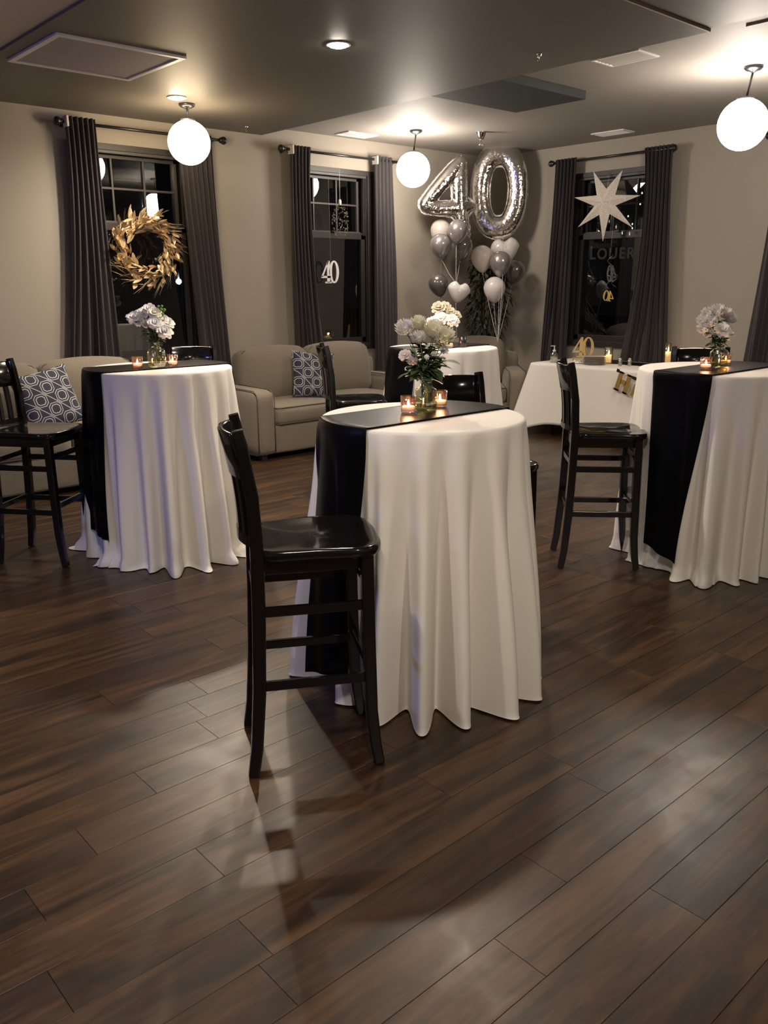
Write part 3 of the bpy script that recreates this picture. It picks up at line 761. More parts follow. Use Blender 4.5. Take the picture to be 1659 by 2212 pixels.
def bloom_mesh(kind, seed):
    rg = random.Random(seed); mb = MB()
    layers = dict(mum=[(0, 12, .3, .5), (1, 18, .6, .75), (2, 26, .9, .9), (3, 30, 1.2, 1.0), (4, 30, 1.45, 1.05), (5, 26, 1.75, .95)], rose=[(0, 4, .35, .6), (1, 6, .8, .85), (2, 8, 1.15, 1.0), (3, 9, 1.45, 1.05)])[kind]
    wid = dict(mum=.10, rose=.42)[kind]
    for li, n, tilt, ln in layers:
        for i in range(n):
            a = 2 * math.pi * (i + .5 * (li % 2)) / n + rg.uniform(-.15, .15); L = ln * rg.uniform(.85, 1.1); tl = tilt + rg.uniform(-.12, .12)
            rows = []
            for q in range(4):
                u = q / 3; r = L * u; bend = tl * (1 - .45 * u) if kind == 'mum' else tl * (.8 + .35 * u)
                rr = r * math.sin(bend) + .05; z = r * math.cos(bend) * (1 if kind == 'mum' else .85)
                w_ = wid * (math.sin(math.pi * (.15 + .75 * u)) + .08); cup = .05 * (1 - u)
                rows.append([((rr - (cup if k else 0)) * math.cos(a) - k * w_ * math.sin(a), (rr - (cup if k else 0)) * math.sin(a) + k * w_ * math.cos(a), z + (.05 if k else 0)) for k in (-1, 0, 1)])
            mb.grid(rows)
    mb.ball((0, 0, .18), .28, 10, 6)
    return mb
BL = {}
def bloom(kind, mname):
    k = (kind, mname)
    if k not in BL:
        me = bloom_mesh(kind, len(BL) + 2).mesh('bloom'); me.materials.append(MT[mname]); BL[k] = me
    return BL[k]
def leaf_quad(mb, base, d, L, w_, nrm, droop=.2):
    d = d.normalized(); s = d.cross(nrm).normalized(); rows = []
    for i in range(5):
        u = i / 4; c = base + d * (L * u) - Vector((0, 0, 1)) * (droop * L * u * u); ww = w_ * math.sin(math.pi * min(.97, .12 + .85 * u))
        rows.append([tuple(c - s * ww), tuple(c + nrm * -.15 * ww), tuple(c + s * ww)])
    mb.grid(rows)
def flower(vx, vy, vz, dx, dy, dz, size, kind, m, label, group, leaves=3, face=None, seed=0):
    """one stem standing in the vase; bloom at offset (dx,dy,dz) from the vase foot"""
    rg = random.Random(seed)
    t = thing('white_flower', label, 'flower', (vx, vy, vz), 0, group)
    foot = Vector((rg.uniform(-.014, .014) - dx * .12, rg.uniform(-.014, .014) - dy * .12, .012)); neck = Vector((dx * .08, dy * .08, .118)); tip = Vector((dx, dy, dz))
    pts = [foot, neck, neck.lerp(tip, .5) + Vector((dx * .03, dy * .03, .02)), tip]
    fine = []
    for i in range(9):
        u = i / 8 * 3; k = min(2, int(u)); f_ = u - k
        p0, p1, p2, p3 = pts[max(0, k - 1)], pts[k], pts[k + 1], pts[min(3, k + 2)]
        fine.append(.5 * ((2 * p1) + (-p0 + p2) * f_ + (2 * p0 - 5 * p1 + 4 * p2 - p3) * f_ ** 2 + (-p0 + 3 * p1 - 3 * p2 + p3) * f_ ** 3))
    obj('stem', MB().tube(fine, .0019, 6), MT['stem'], t)
    n = (Vector(face) if face else (tip - fine[-2])).normalized()
    b = obj('bloom', bloom(kind, m), None, t, loc=tip); b.scale = (size,) * 3; b.rotation_euler = n.to_track_quat('Z', 'Y').to_euler()
    if leaves:
        mb = MB()
        for i in range(leaves):
            k = rg.uniform(.42, .92); p = fine[min(8, int(k * 8))]
            a = rg.uniform(0, 6.28); d = Vector((math.cos(a), math.sin(a), rg.uniform(-.1, .7)))
            for q in (-.7, 0, .7):
                dd = Matrix.Rotation(q, 3, 'Z') @ d; leaf_quad(mb, p, dd, rg.uniform(.03, .05), .010, Vector((0, 0, 1)), .35)
        obj('leaves', mb, MT['leafg'], t)
    return t
def bouquet(vx, vy, vz, grow, cpy, depth, spec, gname, where):
    """spec rows: photo x, photo y, size m, kind, material, words"""
    for i, (px, py, sz, kind, m, words, dd) in enumerate(spec):
        sz = sz * grow; P = at(px, py, depth + dd); d = P - Vector((vx, vy, vz))
        face = (Vector((0, 0, CAM_H)) - P).normalized() * .8 + Vector((d.x * 3, d.y * 3, .55))
        flower(vx, vy, vz, d.x, d.y, d.z, sz, kind, m, words + ' ' + where, gname, 4, face, i * 7 + int(px))
dN = (Vector((2.325, 2.358, hN)) - Vector((0, 0, CAM_H))).dot(FW); 
vase(2.325, 2.358, zN, 'clear glass bottle vase on the nearest table between two votives', 1.02)
bouquet(2.325, 2.358, zN, 1.3, 0, dN, [
    (878, 716, .036, 'mum', 'petal', 'leftmost large lilac-white chrysanthemum', -.02), (905, 706, .032, 'mum', 'petalc', 'top middle cream-white chrysanthemum', .03),
    (906, 734, .027, 'mum', 'petal', 'small open white daisy under the top blooms', -.03), (934, 722, .036, 'mum', 'petalc', 'cream chrysanthemum right of centre', .0),
    (958, 735, .040, 'mum', 'petalc', 'largest pale yellow spiky chrysanthemum at the right', -.03), (940, 712, .03, 'mum', 'petal', 'white chrysanthemum upper right, behind', .05),
    (875, 768, .020, 'rose', 'petalp', 'pinkish drooping bloom low on the left', -.03), (893, 784, .020, 'mum', 'petalp', 'small blush bloom low in front', -.05),
    (922, 771, .008, 'rose', 'petal', 'closed white bud among the leaves', -.04), (938, 765, .010, 'rose', 'petalc', 'pale green bud right of the leaves', -.03),
    (959, 756, .014, 'rose', 'petal', 'little white bloom below the spiky one', -.02), (899, 800, .007, 'rose', 'petalc', 'tiny bud just over the vase lip', -.03)],
    'flowers in the vase on the nearest table', 'in the bouquet of the nearest table')
# loose foliage of the nearest bouquet
def greens(vx, vy, vz, pts, depth, label, seed=1, L=.05):
    t = thing('foliage_sprig', label, 'foliage', (vx, vy, vz), 0, 'leafy sprigs in the vases')
    rg = random.Random(seed); mb = MB(); ms = MB()
    for px, py in pts:
        P = at(px, py, depth + rg.uniform(-.04, .04)) - Vector((vx, vy, vz))
        neck = Vector((P.x * .06, P.y * .06, .118)); ms.tube([(0, 0, .02), neck, neck.lerp(P, .55) + Vector((0, 0, .012)), P], .0016, 5)
        for i in range(7):
            b = neck.lerp(P, .35 + .65 * i / 6); a = rg.uniform(0, 6.28)
            leaf_quad(mb, b, Vector((math.cos(a), math.sin(a), rg.uniform(-.3, .6))), rg.uniform(.6, 1.1) * L, L * .24, Vector((rg.uniform(-.3, .3), rg.uniform(-.3, .3), 1)).normalized(), .4)
    obj('stalk', ms, MT['stem'], t); obj('leaves', mb, MT['leafg'], t)
greens(2.325, 2.358, zN, [(885, 742), (905, 760), (925, 755), (945, 768), (962, 775), (890, 790), (878, 800), (915, 795), (940, 790), (950, 750), (900, 775), (930, 785), (918, 812), (905, 745), (935, 745)], dN, 'leafy green sprigs filling the bouquet of the nearest table', 3, .075)
# left table bouquet
dL = (Vector((2.269, 4.49, hL)) - Vector((0, 0, CAM_H))).dot(FW)
vase(2.269, 4.49, zL, 'clear glass bottle vase on the left table between two votives', 1.18)
bouquet(2.269, 4.49, zL, 1.1, 0, dL, [
    (292, 686, .044, 'rose', 'petal', 'leftmost white carnation', 0), (311, 676, .040, 'rose', 'petal', 'white carnation upper left', .03), (323, 668, .036, 'rose', 'petal', 'topmost white carnation', 0),
    (334, 677, .036, 'rose', 'petalc', 'white carnation facing the picture, top right', -.03), (319, 704, .034, 'mum', 'petal', 'small white bloom at the lower left', -.03), (335, 698, .038, 'rose', 'petal', 'middle white carnation', -.05),
    (350, 692, .040, 'rose', 'petal', 'white carnation right of the middle', 0), (362, 697, .036, 'rose', 'petal', 'rightmost white carnation', .02), (355, 716, .042, 'rose', 'petal', 'lowest white carnation at the right', -.04), (300, 699, .020, 'rose', 'petal', 'small white bud at the left', -.02)],
    'flowers in the vase on the left table', 'in the bouquet of the left table')
greens(2.269, 4.49, zL, [(330, 700), (345, 712), (318, 712), (340, 690), (315, 722), (350, 725)], dL, 'thin green stems and leaves in the left table bouquet', 5, .045)
t = thing('filler_flower', 'bright green filler sprig at the top of the left bouquet', 'foliage', (2.269, 4.49, zL))
P = at(348, 671, dL) - Vector((2.269, 4.49, zL)); mb = MB()
for i in range(14): mb.ball((P.x + random.uniform(-.022, .022), P.y + random.uniform(-.022, .022), P.z + random.uniform(-.025, .025)), .009, 8, 5)
obj('buds', mb, MT['leafb'], t); obj('stem', MB().tube([(0, 0, .02), (P.x * .1, P.y * .1, .13), tuple(P)], .0018, 5), MT['stem'], t)
# right table bouquet
dRt = (Vector((4.50, 2.27, hR)) - Vector((0, 0, CAM_H))).dot(FW)
vase(4.50, 2.27, zR, 'clear glass bottle vase on the right-hand table', 1.12)
bouquet(4.50, 2.27, zR, 1.2, 0, dRt, [
    (1521, 696, .036, 'mum', 'petal', 'leftmost white chrysanthemum', 0), (1532, 683, .040, 'mum', 'petal', 'white chrysanthemum upper left', .02), (1551, 678, .044, 'mum', 'petal', 'topmost white chrysanthemum', 0),
    (1568, 684, .040, 'mum', 'petal', 'white chrysanthemum upper right', .02), (1577, 694, .036, 'mum', 'petal', 'rightmost white chrysanthemum', 0), (1536, 700, .038, 'mum', 'petal', 'middle white chrysanthemum', -.04),
    (1522, 713, .036, 'mum', 'petal', 'white chrysanthemum lower left', -.02), (1530, 724, .026, 'mum', 'petal', 'small white chrysanthemum hanging lowest', -.03), (1561, 713, .036, 'rose', 'petal', 'round white bloom lower right', -.05)],
    'flowers in the vase on the right-hand table', 'in the bouquet of the right-hand table')
greens(4.50, 2.27, zR, [(1545, 722), (1555, 730), (1568, 726), (1575, 718), (1535, 738), (1550, 712), (1528, 752)], dRt, 'dark green leaves in the right-hand table bouquet', 8, .06)
# far table bouquet
dF = (Vector((4.56, 4.47, hF)) - Vector((0, 0, CAM_H))).dot(FW)
vase(4.56, 4.47, zF, 'clear glass bottle vase on the far table, hidden by nearer flowers', 1.05)
bouquet(4.56, 4.47, zF, 1.1, 0, dF, [
    (948, 665, .050, 'rose', 'petalt', 'tan-shaded rose at the top left', 0), (961, 662, .042, 'rose', 'petalt', 'tan-shaded rose at the top', .03), (972, 674, .042, 'rose', 'petalt', 'beige rose top right', 0),
    (984, 681, .040, 'rose', 'petalt', 'rightmost beige rose', .02), (952, 687, .048, 'rose', 'petal', 'white bloom at the left', -.04), (977, 692, .048, 'rose', 'petal', 'white bloom at the right', -.04), (931, 696, .038, 'rose', 'petal', 'lilac-white bloom lowest left', -.02)],
    'flowers in the vase on the far table', 'in the bouquet of the far table')
greens(4.56, 4.47, zF, [(955, 705), (965, 700), (972, 710), (945, 705)], dF, 'green leaves in the far table bouquet', 9, .06)

# ================================================================== SOFAS
def pad(lo, hi, puff=.03, nx=14, nz=10, r=.05):
    """cushion: box with rounded, puffed faces"""
    bm = bmesh.new(); bmesh.ops.create_cube(bm, size=1)
    bmesh.ops.subdivide_edges(bm, edges=bm.edges[:], cuts=9, use_grid_fill=True)
    c = [(lo[i] + hi[i]) / 2 for i in range(3)]; h = [(hi[i] - lo[i]) / 2 for i in range(3)]
    rr = min(r, *[q * .95 for q in h])
    for v in bm.verts:
        p = Vector([v.co[i] * 2 * h[i] for i in range(3)]); q = Vector([max(-h[i] + rr, min(h[i] - rr, p[i])) for i in range(3)])
        d = p - q
        if d.length > 1e-6: d = d.normalized() * rr
        p = q + d
        u = [p[i] / h[i] for i in range(3)]
        for i in range(3):
            a, b = (i + 1) % 3, (i + 2) % 3
            p[i] += puff * (1 - u[a] ** 2) * (1 - u[b] ** 2) * u[i] * min(1, .12 / h[i] + .3)
        v.co = p + Vector(c)
    me = bpy.data.meshes.new('pad'); bm.to_mesh(me); bm.free()
    for f in me.polygons: f.use_smooth = True
    return me
def pipe_loop(lo, hi, axis, level, r=.0055, n=10):
    """piping around the edge of a cushion face"""
    a, b = [i for i in range(3) if i != axis]; pts = []
    cr = .045
    cs = [(hi[a] - cr, hi[b] - cr, 0), (lo[a] + cr, hi[b] - cr, 90), (lo[a] + cr, lo[b] + cr, 180), (hi[a] - cr, lo[b] + cr, 270)]
    for u, v, s in cs:
        for k in range(0, 91, 30):
            p = [0, 0, 0]; p[axis] = level; p[a] = u + cr * math.cos(R_(s + k)); p[b] = v + cr * math.sin(R_(s + k)); pts.append(p)
    pts.append(pts[0]); return MB().tube(pts, r, 6, cap=False)
def sofa(name, label, cat, W, seats, group=None):
    """local: x across, front faces -y at y=-.45, back at +.45"""
    t = thing(name, label, cat, (0, 0, 0), 0, group); m = MT['sofa']; aw = .215; h = W / 2
    base = obj('base', pad((-h + aw - .02, -.43, .045), (h - aw + .02, .40, .315), .006, r=.02), m, t)
    obj('back_frame', pad((-h + .03, .22, .06), (h - .03, .455, .80), .01, r=.05), m, t)
    for s in (-1, 1):
        a = obj('arm', pad((min(s * h, s * (h - aw)), -.45, .04), (max(s * h, s * (h - aw)), .42, .635), .014, r=.055), m, t)
        mb = MB()
        for e in (-.090, .090):
            x = s * (h - aw / 2) + e; mb.tube([(x, -.452, .07), (x, -.456, .56), (x, -.446, .60), (x, -.40, .637), (x, .38, .642)], .0045, 6)
        obj('piping', mb, MT['piping'], a)
        for y in (-.38, .36): obj('foot', MB().box((s * (h - .10) - .03, y - .03, 0), (s * (h - .10) + .03, y + .03, .05)), MT['foot'], t, bevel=.004)
    iw = (W - 2 * aw) / seats
    for i in range(seats):
        x0 = -h + aw + iw * i
        lo, hi = (x0 + .003, -.445, .305), (x0 + iw - .003, .28, .475)
        c = obj('seat_cushion', pad(lo, hi, .03, r=.045), m, t)
        mb = pipe_loop((lo[0] + .012, lo[1] + .004, 0), (hi[0] - .012, hi[1], 0), 2, .466); q = pipe_loop((lo[0] + .012, lo[1] + .004, 0), (hi[0] - .012, hi[1], 0), 2, .318); mb.add(q.v, q.f)
        obj('piping', mb, MT['piping'], c)
        b = obj('back_cushion', pad((-iw / 2 + .004, -.105, -.25), (iw / 2 - .004, .105, .25), .05, r=.07), m, t, loc=(x0 + iw / 2, .165, .70), rot=(R_(-11), 0, 0))
        obj('piping', pipe_loop((-iw / 2 + .025, 0, -.235), (iw / 2 - .025, 0, .235), 1, -.078), MT['piping'], b)
    return t
s1 = sofa('loveseat', 'taupe two-seat sofa in the middle against the left wall, behind the black chair', 'sofa', 2.03, 2, 'matching taupe loveseats')
s1.location = (5.135, 6.785, 0)
s2 = dup(s1, (2.46, 6.785, 0), 0, 'taupe two-seat sofa at the far left behind the left table', 'matching taupe loveseats')
s3 = sofa('armchair', 'taupe armchair set diagonally in the corner under the balloons', 'armchair', 1.0, 1)
s3.location = (7.13, 6.40, 0); s3.rotation_euler = (0, 0, R_(-44))
def pillow(loc, rot, label, s=.225):
    bm = bmesh.new(); bmesh.ops.create_cube(bm, size=2); bmesh.ops.subdivide_edges(bm, edges=bm.edges[:], cuts=13, use_grid_fill=True)
    for v in bm.verts:
        x, y, z = v.co; e = max(0, (1 - abs(x) ** 2.4)) ** .5 * max(0, (1 - abs(z) ** 2.4)) ** .5
        pull = 1 - .07 * (1 - abs(x) ** 2) * (abs(z) > .0) * abs(z) - .07 * (1 - abs(z) ** 2) * abs(x)
        v.co = Vector((x * s * pull, y * (.004 + .068 * e), z * s * pull))
    me = bpy.data.meshes.new('pillow'); bm.to_mesh(me); bm.free()
    for f in me.polygons: f.use_smooth = True
    o = obj('throw_pillow', me, MT['pillow'], loc=loc, rot=rot); tag(o, label, 'pillow', 'blue lattice throw pillows')
pillow((2.40, 6.60, .705), (R_(-18), R_(-10), R_(6)), 'slate blue pillow with white lattice on the left sofa', .235)
pillow((4.99, 6.62, .705), (R_(-18), R_(7), R_(-14)), 'slate blue pillow with white lattice on the middle sofa', .225)

# ================================================================== SERVING TABLE
tx0, tx1, ty0, ty1, tz = 7.14, 7.92, 3.84, 5.66, .748
t = thing('folding_table', 'rectangular table under the white cloth at the right wall', 'table', (0, 0, 0))
obj('tabletop', MB().box((tx0 + .006, ty0 + .006, tz - .03), (tx1 - .006, ty1 - .006, tz - .002)), MT['white'], t, bevel=.004)
for x in (tx0 + .08, tx1 - .08):
    for y in (ty0 + .2, ty1 - .25): obj('leg', MB().tube([(x, y, 0), (x, y, tz - .03)], .014), MT['iron'], t)
mb = MB(); per = []
def edge_pts():
    out = []
    n = 60
    for i in range(n): out.append((tx0, ty1 + (ty0 - ty1) * i / n, -1, 0, i / n))
    for i in range(26): out.append((tx0 + (tx1 - tx0) * i / 26, ty0, 0, -1, 1 + i / 26))
    for i in range(n): out.append((tx1, ty0 + (ty1 - ty0) * i / n, 1, 0, 2 + i / n))
    for i in range(26): out.append((tx1 - (tx1 - tx0) * i / 26, ty1, 0, 1, 3 + i / 26))
    return out
E_ = edge_pts(); corners = [(tx0, ty1), (tx0, ty0), (tx1, ty0), (tx1, ty1)]
rows = [[(x + (tx0 + tx1) / 2 * 0 + ((tx0 + tx1) / 2 - x) * k, y + ((ty0 + ty1) / 2 - y) * k, tz + .004) for x, y, nx, ny, s in E_] for k in (.98, .5, .02)]
for i in range(25):
    v = i / 24; row = []
    for x, y, nx, ny, s in E_:
        dc = min(math.hypot(x - cx, y - cy) for cx, cy in corners)
        k = math.exp(-(dc / .16) ** 2)                      # corner drape
        drop = .60 + .13 * k + .015 * math.sin(9 * s)
        cxn, cyn = min(corners, key=lambda c_: math.hypot(x - c_[0], y - c_[1])); dx, dy = cxn - (tx0 + tx1) / 2, cyn - (ty0 + ty1) / 2
        l = math.hypot(dx, dy)
        out = .012 + .02 * v + .006 * v * math.sin(26 * s) ; cn = .17 * k * v
        if x < tx0 + .01 and y > ty1 - .6 or y > ty1 - .02: cn *= 1.25
        row.append((x + nx * out + (math.copysign(.7, dx)) * cn, y + ny * out + math.copysign(.75, dy) * cn, max(.006, tz - .002 - (drop) * v)))
    rows.append(row)
o = obj('tablecloth', MB().grid(rows, True, False, True), MT['cloth']); tag(o, 'white rectangular tablecloth draped over the serving table by the right wall', 'tablecloth')
o = obj('table_runner', MB().box((7.56, 3.95, tz + .0055), (7.86, 5.28, tz + .0075)), MT['satin']); tag(o, 'flat black runner lying on the serving table', 'table runner', 'black satin runners')
zT = tz + .0055
# sanitizer
t = thing('sanitizer_bottle', 'clear hand sanitizer pump bottle at the left end of the serving table', 'bottle', (7.27, 5.47, zT))
obj('bottle', MB().lathe([(.036, 0), (.040, .004), (.040, .075), (.034, .09), (.015, .105), (.014, .115)], 28), MT['glass'], t)
obj('gel', MB().lathe([(.036, .003), (.037, .06), (.001, .06)], 24), MT['plast'], t)
obj('pump', MB().lathe([(.017, .112), (.017, .128), (.006, .13), (.006, .165), (.010, .166), (.010, .172)], 18).tube([(0, 0, .168), (-.024, .02, .170), (-.03, .024, .164)], .004, 8), MT['white'], t)
# numeral 40 builder
def digits40(h, depth, serif=True, gap=.0):
    """flat '40': local x right, z up, origin bottom centre"""
    mb = MB(); d = depth / 2
    def poly(q): # extruded convex quad
        n = len(q); vs = [(x, -d, z) for x, z in q] + [(x, d, z) for x, z in q]
        mb.add(vs, [tuple(range(n)), tuple(range(2 * n - 1, n - 1, -1))] + [((i + 1) % n, i, n + i, n + (i + 1) % n) for i in range(n)], False)
    k = h
    # 4
    poly([(-.52 * k, .27 * k), (-.42 * k, .27 * k), (-.06 * k, .98 * k), (-.115 * k, 1.0 * k)])
    poly([(-.52 * k, .23 * k), (.03 * k, .23 * k), (.03 * k, .325 * k), (-.49 * k, .325 * k)])
    poly([(-.175 * k, .03 * k), (-.015 * k, .03 * k), (-.015 * k, .98 * k), (-.115 * k, 1.0 * k), (-.175 * k, .88 * k)])
    if serif: poly([(-.29 * k, 0), (.09 * k, 0), (.09 * k, .065 * k), (-.29 * k, .065 * k)])
    # 0
    cx, n = .235 * k, 40; o, i = [], []
    for j in range(n):
        a = 2 * math.pi * j / n; o.append((cx + .285 * k * math.cos(a), .5 * k + .5 * k * math.sin(a))); i.append((cx + .005 * k + .135 * k * math.cos(a), .5 * k + .43 * k * math.sin(a)))
    for j in range(n):
        q = (j + 1) % n; poly([o[j], o[q], i[q], i[j]])
    return mb
ryaw = R_(-48)   # facing back towards the room centre
t = thing('number_sign', 'gold number 40 on a small easel on the serving table', 'sign', (7.62, 5.36, zT), ryaw - R_(8))
o = obj('numerals', digits40(.215, .012), MT['goldmat'], t, loc=(0, 0, .035), rot=(R_(-8), 0, 0), bevel=.002)
obj('easel', MB().box((-.10, -.035, .022), (.10, .0, .034)).tube([(-.09, -.02, .024), (-.10, -.02, 0)], .006, 6).tube([(.09, -.02, .024), (.10, -.02, 0)], .006, 6).tube([(.02, .02, .18), (.055, .035, .02), (.06, .05, 0)], .005, 6).tube([(0, .012, .03), (0, .05, .17)], .005, 6), MT['goldmat'], t)
# plates
for i in range(9):
    o = obj('plate', MB().lathe([(.06, 0), (.085, .003), (.118, .0085), (.120, .0105), (.084, .006), (.001, .0045)], 40), MT['plate'], loc=(7.372, 5.045, zT + .0092 * i))
    pos = ['bottom', 'second from the bottom', 'third from the bottom', 'fourth from the bottom', 'middle', 'fourth from the top', 'third from the top', 'second from the top', 'top'][i]
    tag(o, f'beige round plate, {pos} of the stack on the serving table', 'plate', 'stack of plates on the serving table')
# folded napkin
rows = [[(-.07 + .14 * i / 8, -.045 + .09 * j / 6, .004 + .022 * math.exp(-((i - 4) / 3) ** 2) * (1 + .5 * math.sin(j * 2.1 + i))) for i in range(9)] for j in range(7)]
o = obj('napkin', MB().grid(rows), MT['napkin'], loc=(7.36, 5.24, zT), rot=(0, 0, .6)); s_ = o.modifiers.new('s', 'SOLIDIFY'); s_.thickness = .003
tag(o, 'crumpled white paper napkin left of the plates', 'napkin')
# hurricane candles
def hurricane(x, y, r, h, ch_, label):
    t = thing('hurricane_candle', label, 'candle', (x, y, zT + .002), 0, None)
    obj('glass_cylinder', MB().lathe([(r, 0), (r, h), (r - .003, h), (r - .003, .01), (.001, .01)], 32), MT['glass'], t)
    obj('candle', MB().lathe([(r * .72, .011), (r * .72, ch_), (r * .66, ch_ + .002), (r * .5, ch_ - .003), (.001, ch_ - .004)], 28), MT['wax'], t)
    obj('flame', MB().lathe([(.001, ch_ + .004), (.007, ch_ + .014), (.006, ch_ + .025), (.001, ch_ + .045)], 12), MT['flame'], t)
    l = lamp('candle_glow', 'POINT', (0, 0, ch_ + .03), .5, (1, .6, .3), .012); l.parent = t
hurricane(7.56, 5.0, .042, .165, .085, 'pillar candle in a short glass cylinder behind the plates')
hurricane(7.80, 4.47, .036, .22, .13, 'candle in a tall narrow glass cylinder at the right of the serving table')
for i, (x, y, lb) in enumerate([(7.43, 4.775, 'left metal and glass salt shaker on the serving table'), (7.50, 4.71, 'right metal and glass pepper shaker on the serving table')]):
    t = thing('shaker', lb, 'shaker', (x, y, zT), 0, 'salt and pepper shakers')
    obj('body', MB().lathe([(.017, 0), (.019, .005), (.019, .05), (.016, .056)], 16), MT['steel'], t); obj('cap', MB().lathe([(.0175, .056), (.0175, .066), (.012, .078), (.001, .080)], 16), MT['chrome'], t)
o = obj('serving_spoon', MB().tube([(0, 0, .006), (.12, 0, .012), (.2, 0, .010)], [.006, .004, .005], 8).ball((.225, 0, .012), .032, 14, 8, (1.2, .8, .25)), MT['iron'], loc=(7.78, 5.12, zT + .003), rot=(0, 0, R_(-80)))
tag(o, 'black serving spoon lying on the black runner', 'spoon')
# HAPPY banner letter H on the front of the cloth
t = thing('banner_letter', 'gold letter H banner card clipped to the serving table cloth', 'banner', (7.075, 4.50, .635), R_(-90))
mb = MB()
m2 = Matrix.Rotation(R_(16), 4, 'Y')
for a in [((-.072, -.002, -.095), (-.024, .002, .095)), ((.024, -.002, -.095), (.072, .002, .095)), ((-.03, -.002, -.018), (.03, .002, .026)), ((-.086, -.002, .078), (-.012, .002, .095)), ((.012, -.002, .078), (.086, .002, .095)), ((-.086, -.002, -.095), (-.014, .002, -.078)), ((.014, -.002, -.095), (.086, .002, -.078))]: mb.box(*a, mtx=m2)
obj('letter', mb, MT['goldpaper'], t)
obj('ribbon', MB().box((-.105, -.004, .075), (-.075, .0, .105), m2).box((.075, -.004, .070), (.20, .0, .098), m2), MT['iron'], t)
t = thing('banner_letter', 'edge of the next black and gold banner letter beside the H', 'banner', (7.072, 4.30, .575), R_(-90))
obj('letter', MB().box((-.09, -.002, -.09), (-.055, .002, .03), Matrix.Rotation(R_(22), 4, 'Y')).box((.055, -.002, -.09), (.09, .002, .03), Matrix.Rotation(R_(-22), 4, 'Y')).box((-.06, -.002, -.03), (.06, .002, 0)), MT['goldpaper'], t)

# ================================================================== PLANT
t = thing('potted_ficus', 'dark leafy ficus plant in the corner behind the balloons', 'plant', (7.93, 7.0, 0))
obj('pot', MB().lathe([(.13, 0), (.17, .28), (.18, .30), (.165, .30), (.16, .27), (.001, .27)], 28), MT['pot'], t)
mb = MB(); rg = random.Random(4)
for k in range(4):
    a = rg.uniform(0, 6.28); mb.tube([(.03 * math.cos(a), .03 * math.sin(a), .26), (.04 * math.cos(a + 1), .04 * math.sin(a + 1), .8), (.08 * math.cos(a + 2), .08 * math.sin(a + 2), 1.35), (.1 * math.cos(a + 2), .1 * math.sin(a + 2), 1.7)], [.012, .01, .008, .004], 7)
obj('trunk', mb, MT['trunk'], t)
mb = MB()
for i in range(900):
    a = rg.uniform(0, 6.28); z = rg.uniform(.78, 1.98); rr = .27 * math.sin(math.pi * (z - .68) / 1.42) ** .6 * math.sqrt(rg.uniform(.05, 1))
    b = Vector((rr * math.cos(a) - .04, rr * math.sin(a) - .04, z)); d = Vector((math.cos(a + rg.uniform(-1, 1)), math.sin(a + rg.uniform(-1, 1)), rg.uniform(-.9, .3)))
    leaf_quad(mb, b, d, rg.uniform(.05, .085), .014, Vector((rg.uniform(-.5, .5), rg.uniform(-.5, .5), 1)).normalized(), .5)
o = obj('foliage', mb, MT['leafd'], t); o['kind'] = 'stuff'

# ================================================================== BALLOONS
def bal_mesh(kind):
    mb = MB()
    if kind == 'heart':
        n, m = 40, 22; rows = []
        for i in range(m + 1):
            a = math.pi * i / m; row = []
            for j in range(n):
                b = 2 * math.pi * j / n; y = math.cos(a); rr = math.sin(a)
                x_ = rr * math.cos(b); z_ = rr * math.sin(b)
                hx = x_; hz = z_ * (1.0 if z_ < 0 else .80)
                hz += -.36 * math.exp(-(x_ / .28) ** 2) * (1 if z_ > 0 else 0) * abs(z_) * 1.0
                if z_ < 0: hx *= (1 + z_ * .42) ; hz *= 1.12
                else: hx *= 1.02
                row.append((hx, y * .62, hz + .1))
            rows.append(row)
        mb.grid(rows, True, True, True)
        tip = (0, 0, -1.04)
    else:
        rows = []; m = 26
        for i in range(m + 1):
            a = math.pi * i / m; r = math.sin(a) * (1 - .10 * math.cos(a) ** 2 * (1 if a > math.pi / 2 else 0))
            z = math.cos(a)
            if z < 0: z *= 1.38; r *= (1 - .20 * (abs(math.cos(a))) ** 1.5)
            rows.append([(max(r, .002) * math.cos(2 * math.pi * j / 32), max(r, .002) * math.sin(2 * math.pi * j / 32), z) for j in range(32)])
        mb.grid(rows[::-1], True, True, True); tip = (0, 0, -1.38)
    return mb, tip
BM = {}
def balloon(px, py, d, r, m, kind, label, tilt=(0, 0), tie=None, squash=1):
    k_ = .45 if px > 1020 else .05; d += k_; r *= 1 + k_ / 9; P = at(px, py, d)
    t = thing('heart_balloon' if kind == 'heart' else 'round_balloon', label, 'balloon', P, 0, 'party balloons in the corner')
    mb, tip = bal_mesh(kind); me = mb.mesh('latex'); me.materials.append(MT[m])
    yaw = math.atan2(-RT.x, RT.y) if False else math.atan2(RT.y, RT.x)
    rot = (R_(tilt[1]), R_(tilt[0]), yaw)
    o = obj('latex', me, None, t, rot=rot); o.scale = (r, r, r)
    eul = Matrix.Rotation(yaw, 3, 'Z') @ Matrix.Rotation(R_(tilt[0]), 3, 'Y') @ Matrix.Rotation(R_(tilt[1]), 3, 'X')
    tp = eul @ (Vector(tip) * r)
    obj('knot', MB().tube([tp * .985, tp * 1.03, tp * 1.07, tp * 1.10], [.006, .003, .007, .010], 10), MT[m], t)
    if tie is not None:
        q = Vector(tie) - P; a = tp * 1.07; mid = a.lerp(q, .5) + Vector((.01, .01, -.02))
        obj('string', MB().tube([a, a.lerp(mid, .5), mid, mid.lerp(q, .5), q], .0022, 5), MT['ribbon'], t)
    return t
TL = Vector((6.86, 6.62, .62)); TL2 = at(988, 700, 9.3); TR = at(1075, 738, 9.25)
TLb = at(987, 745, 9.35)
knotL = at(985, 612, 9.2)
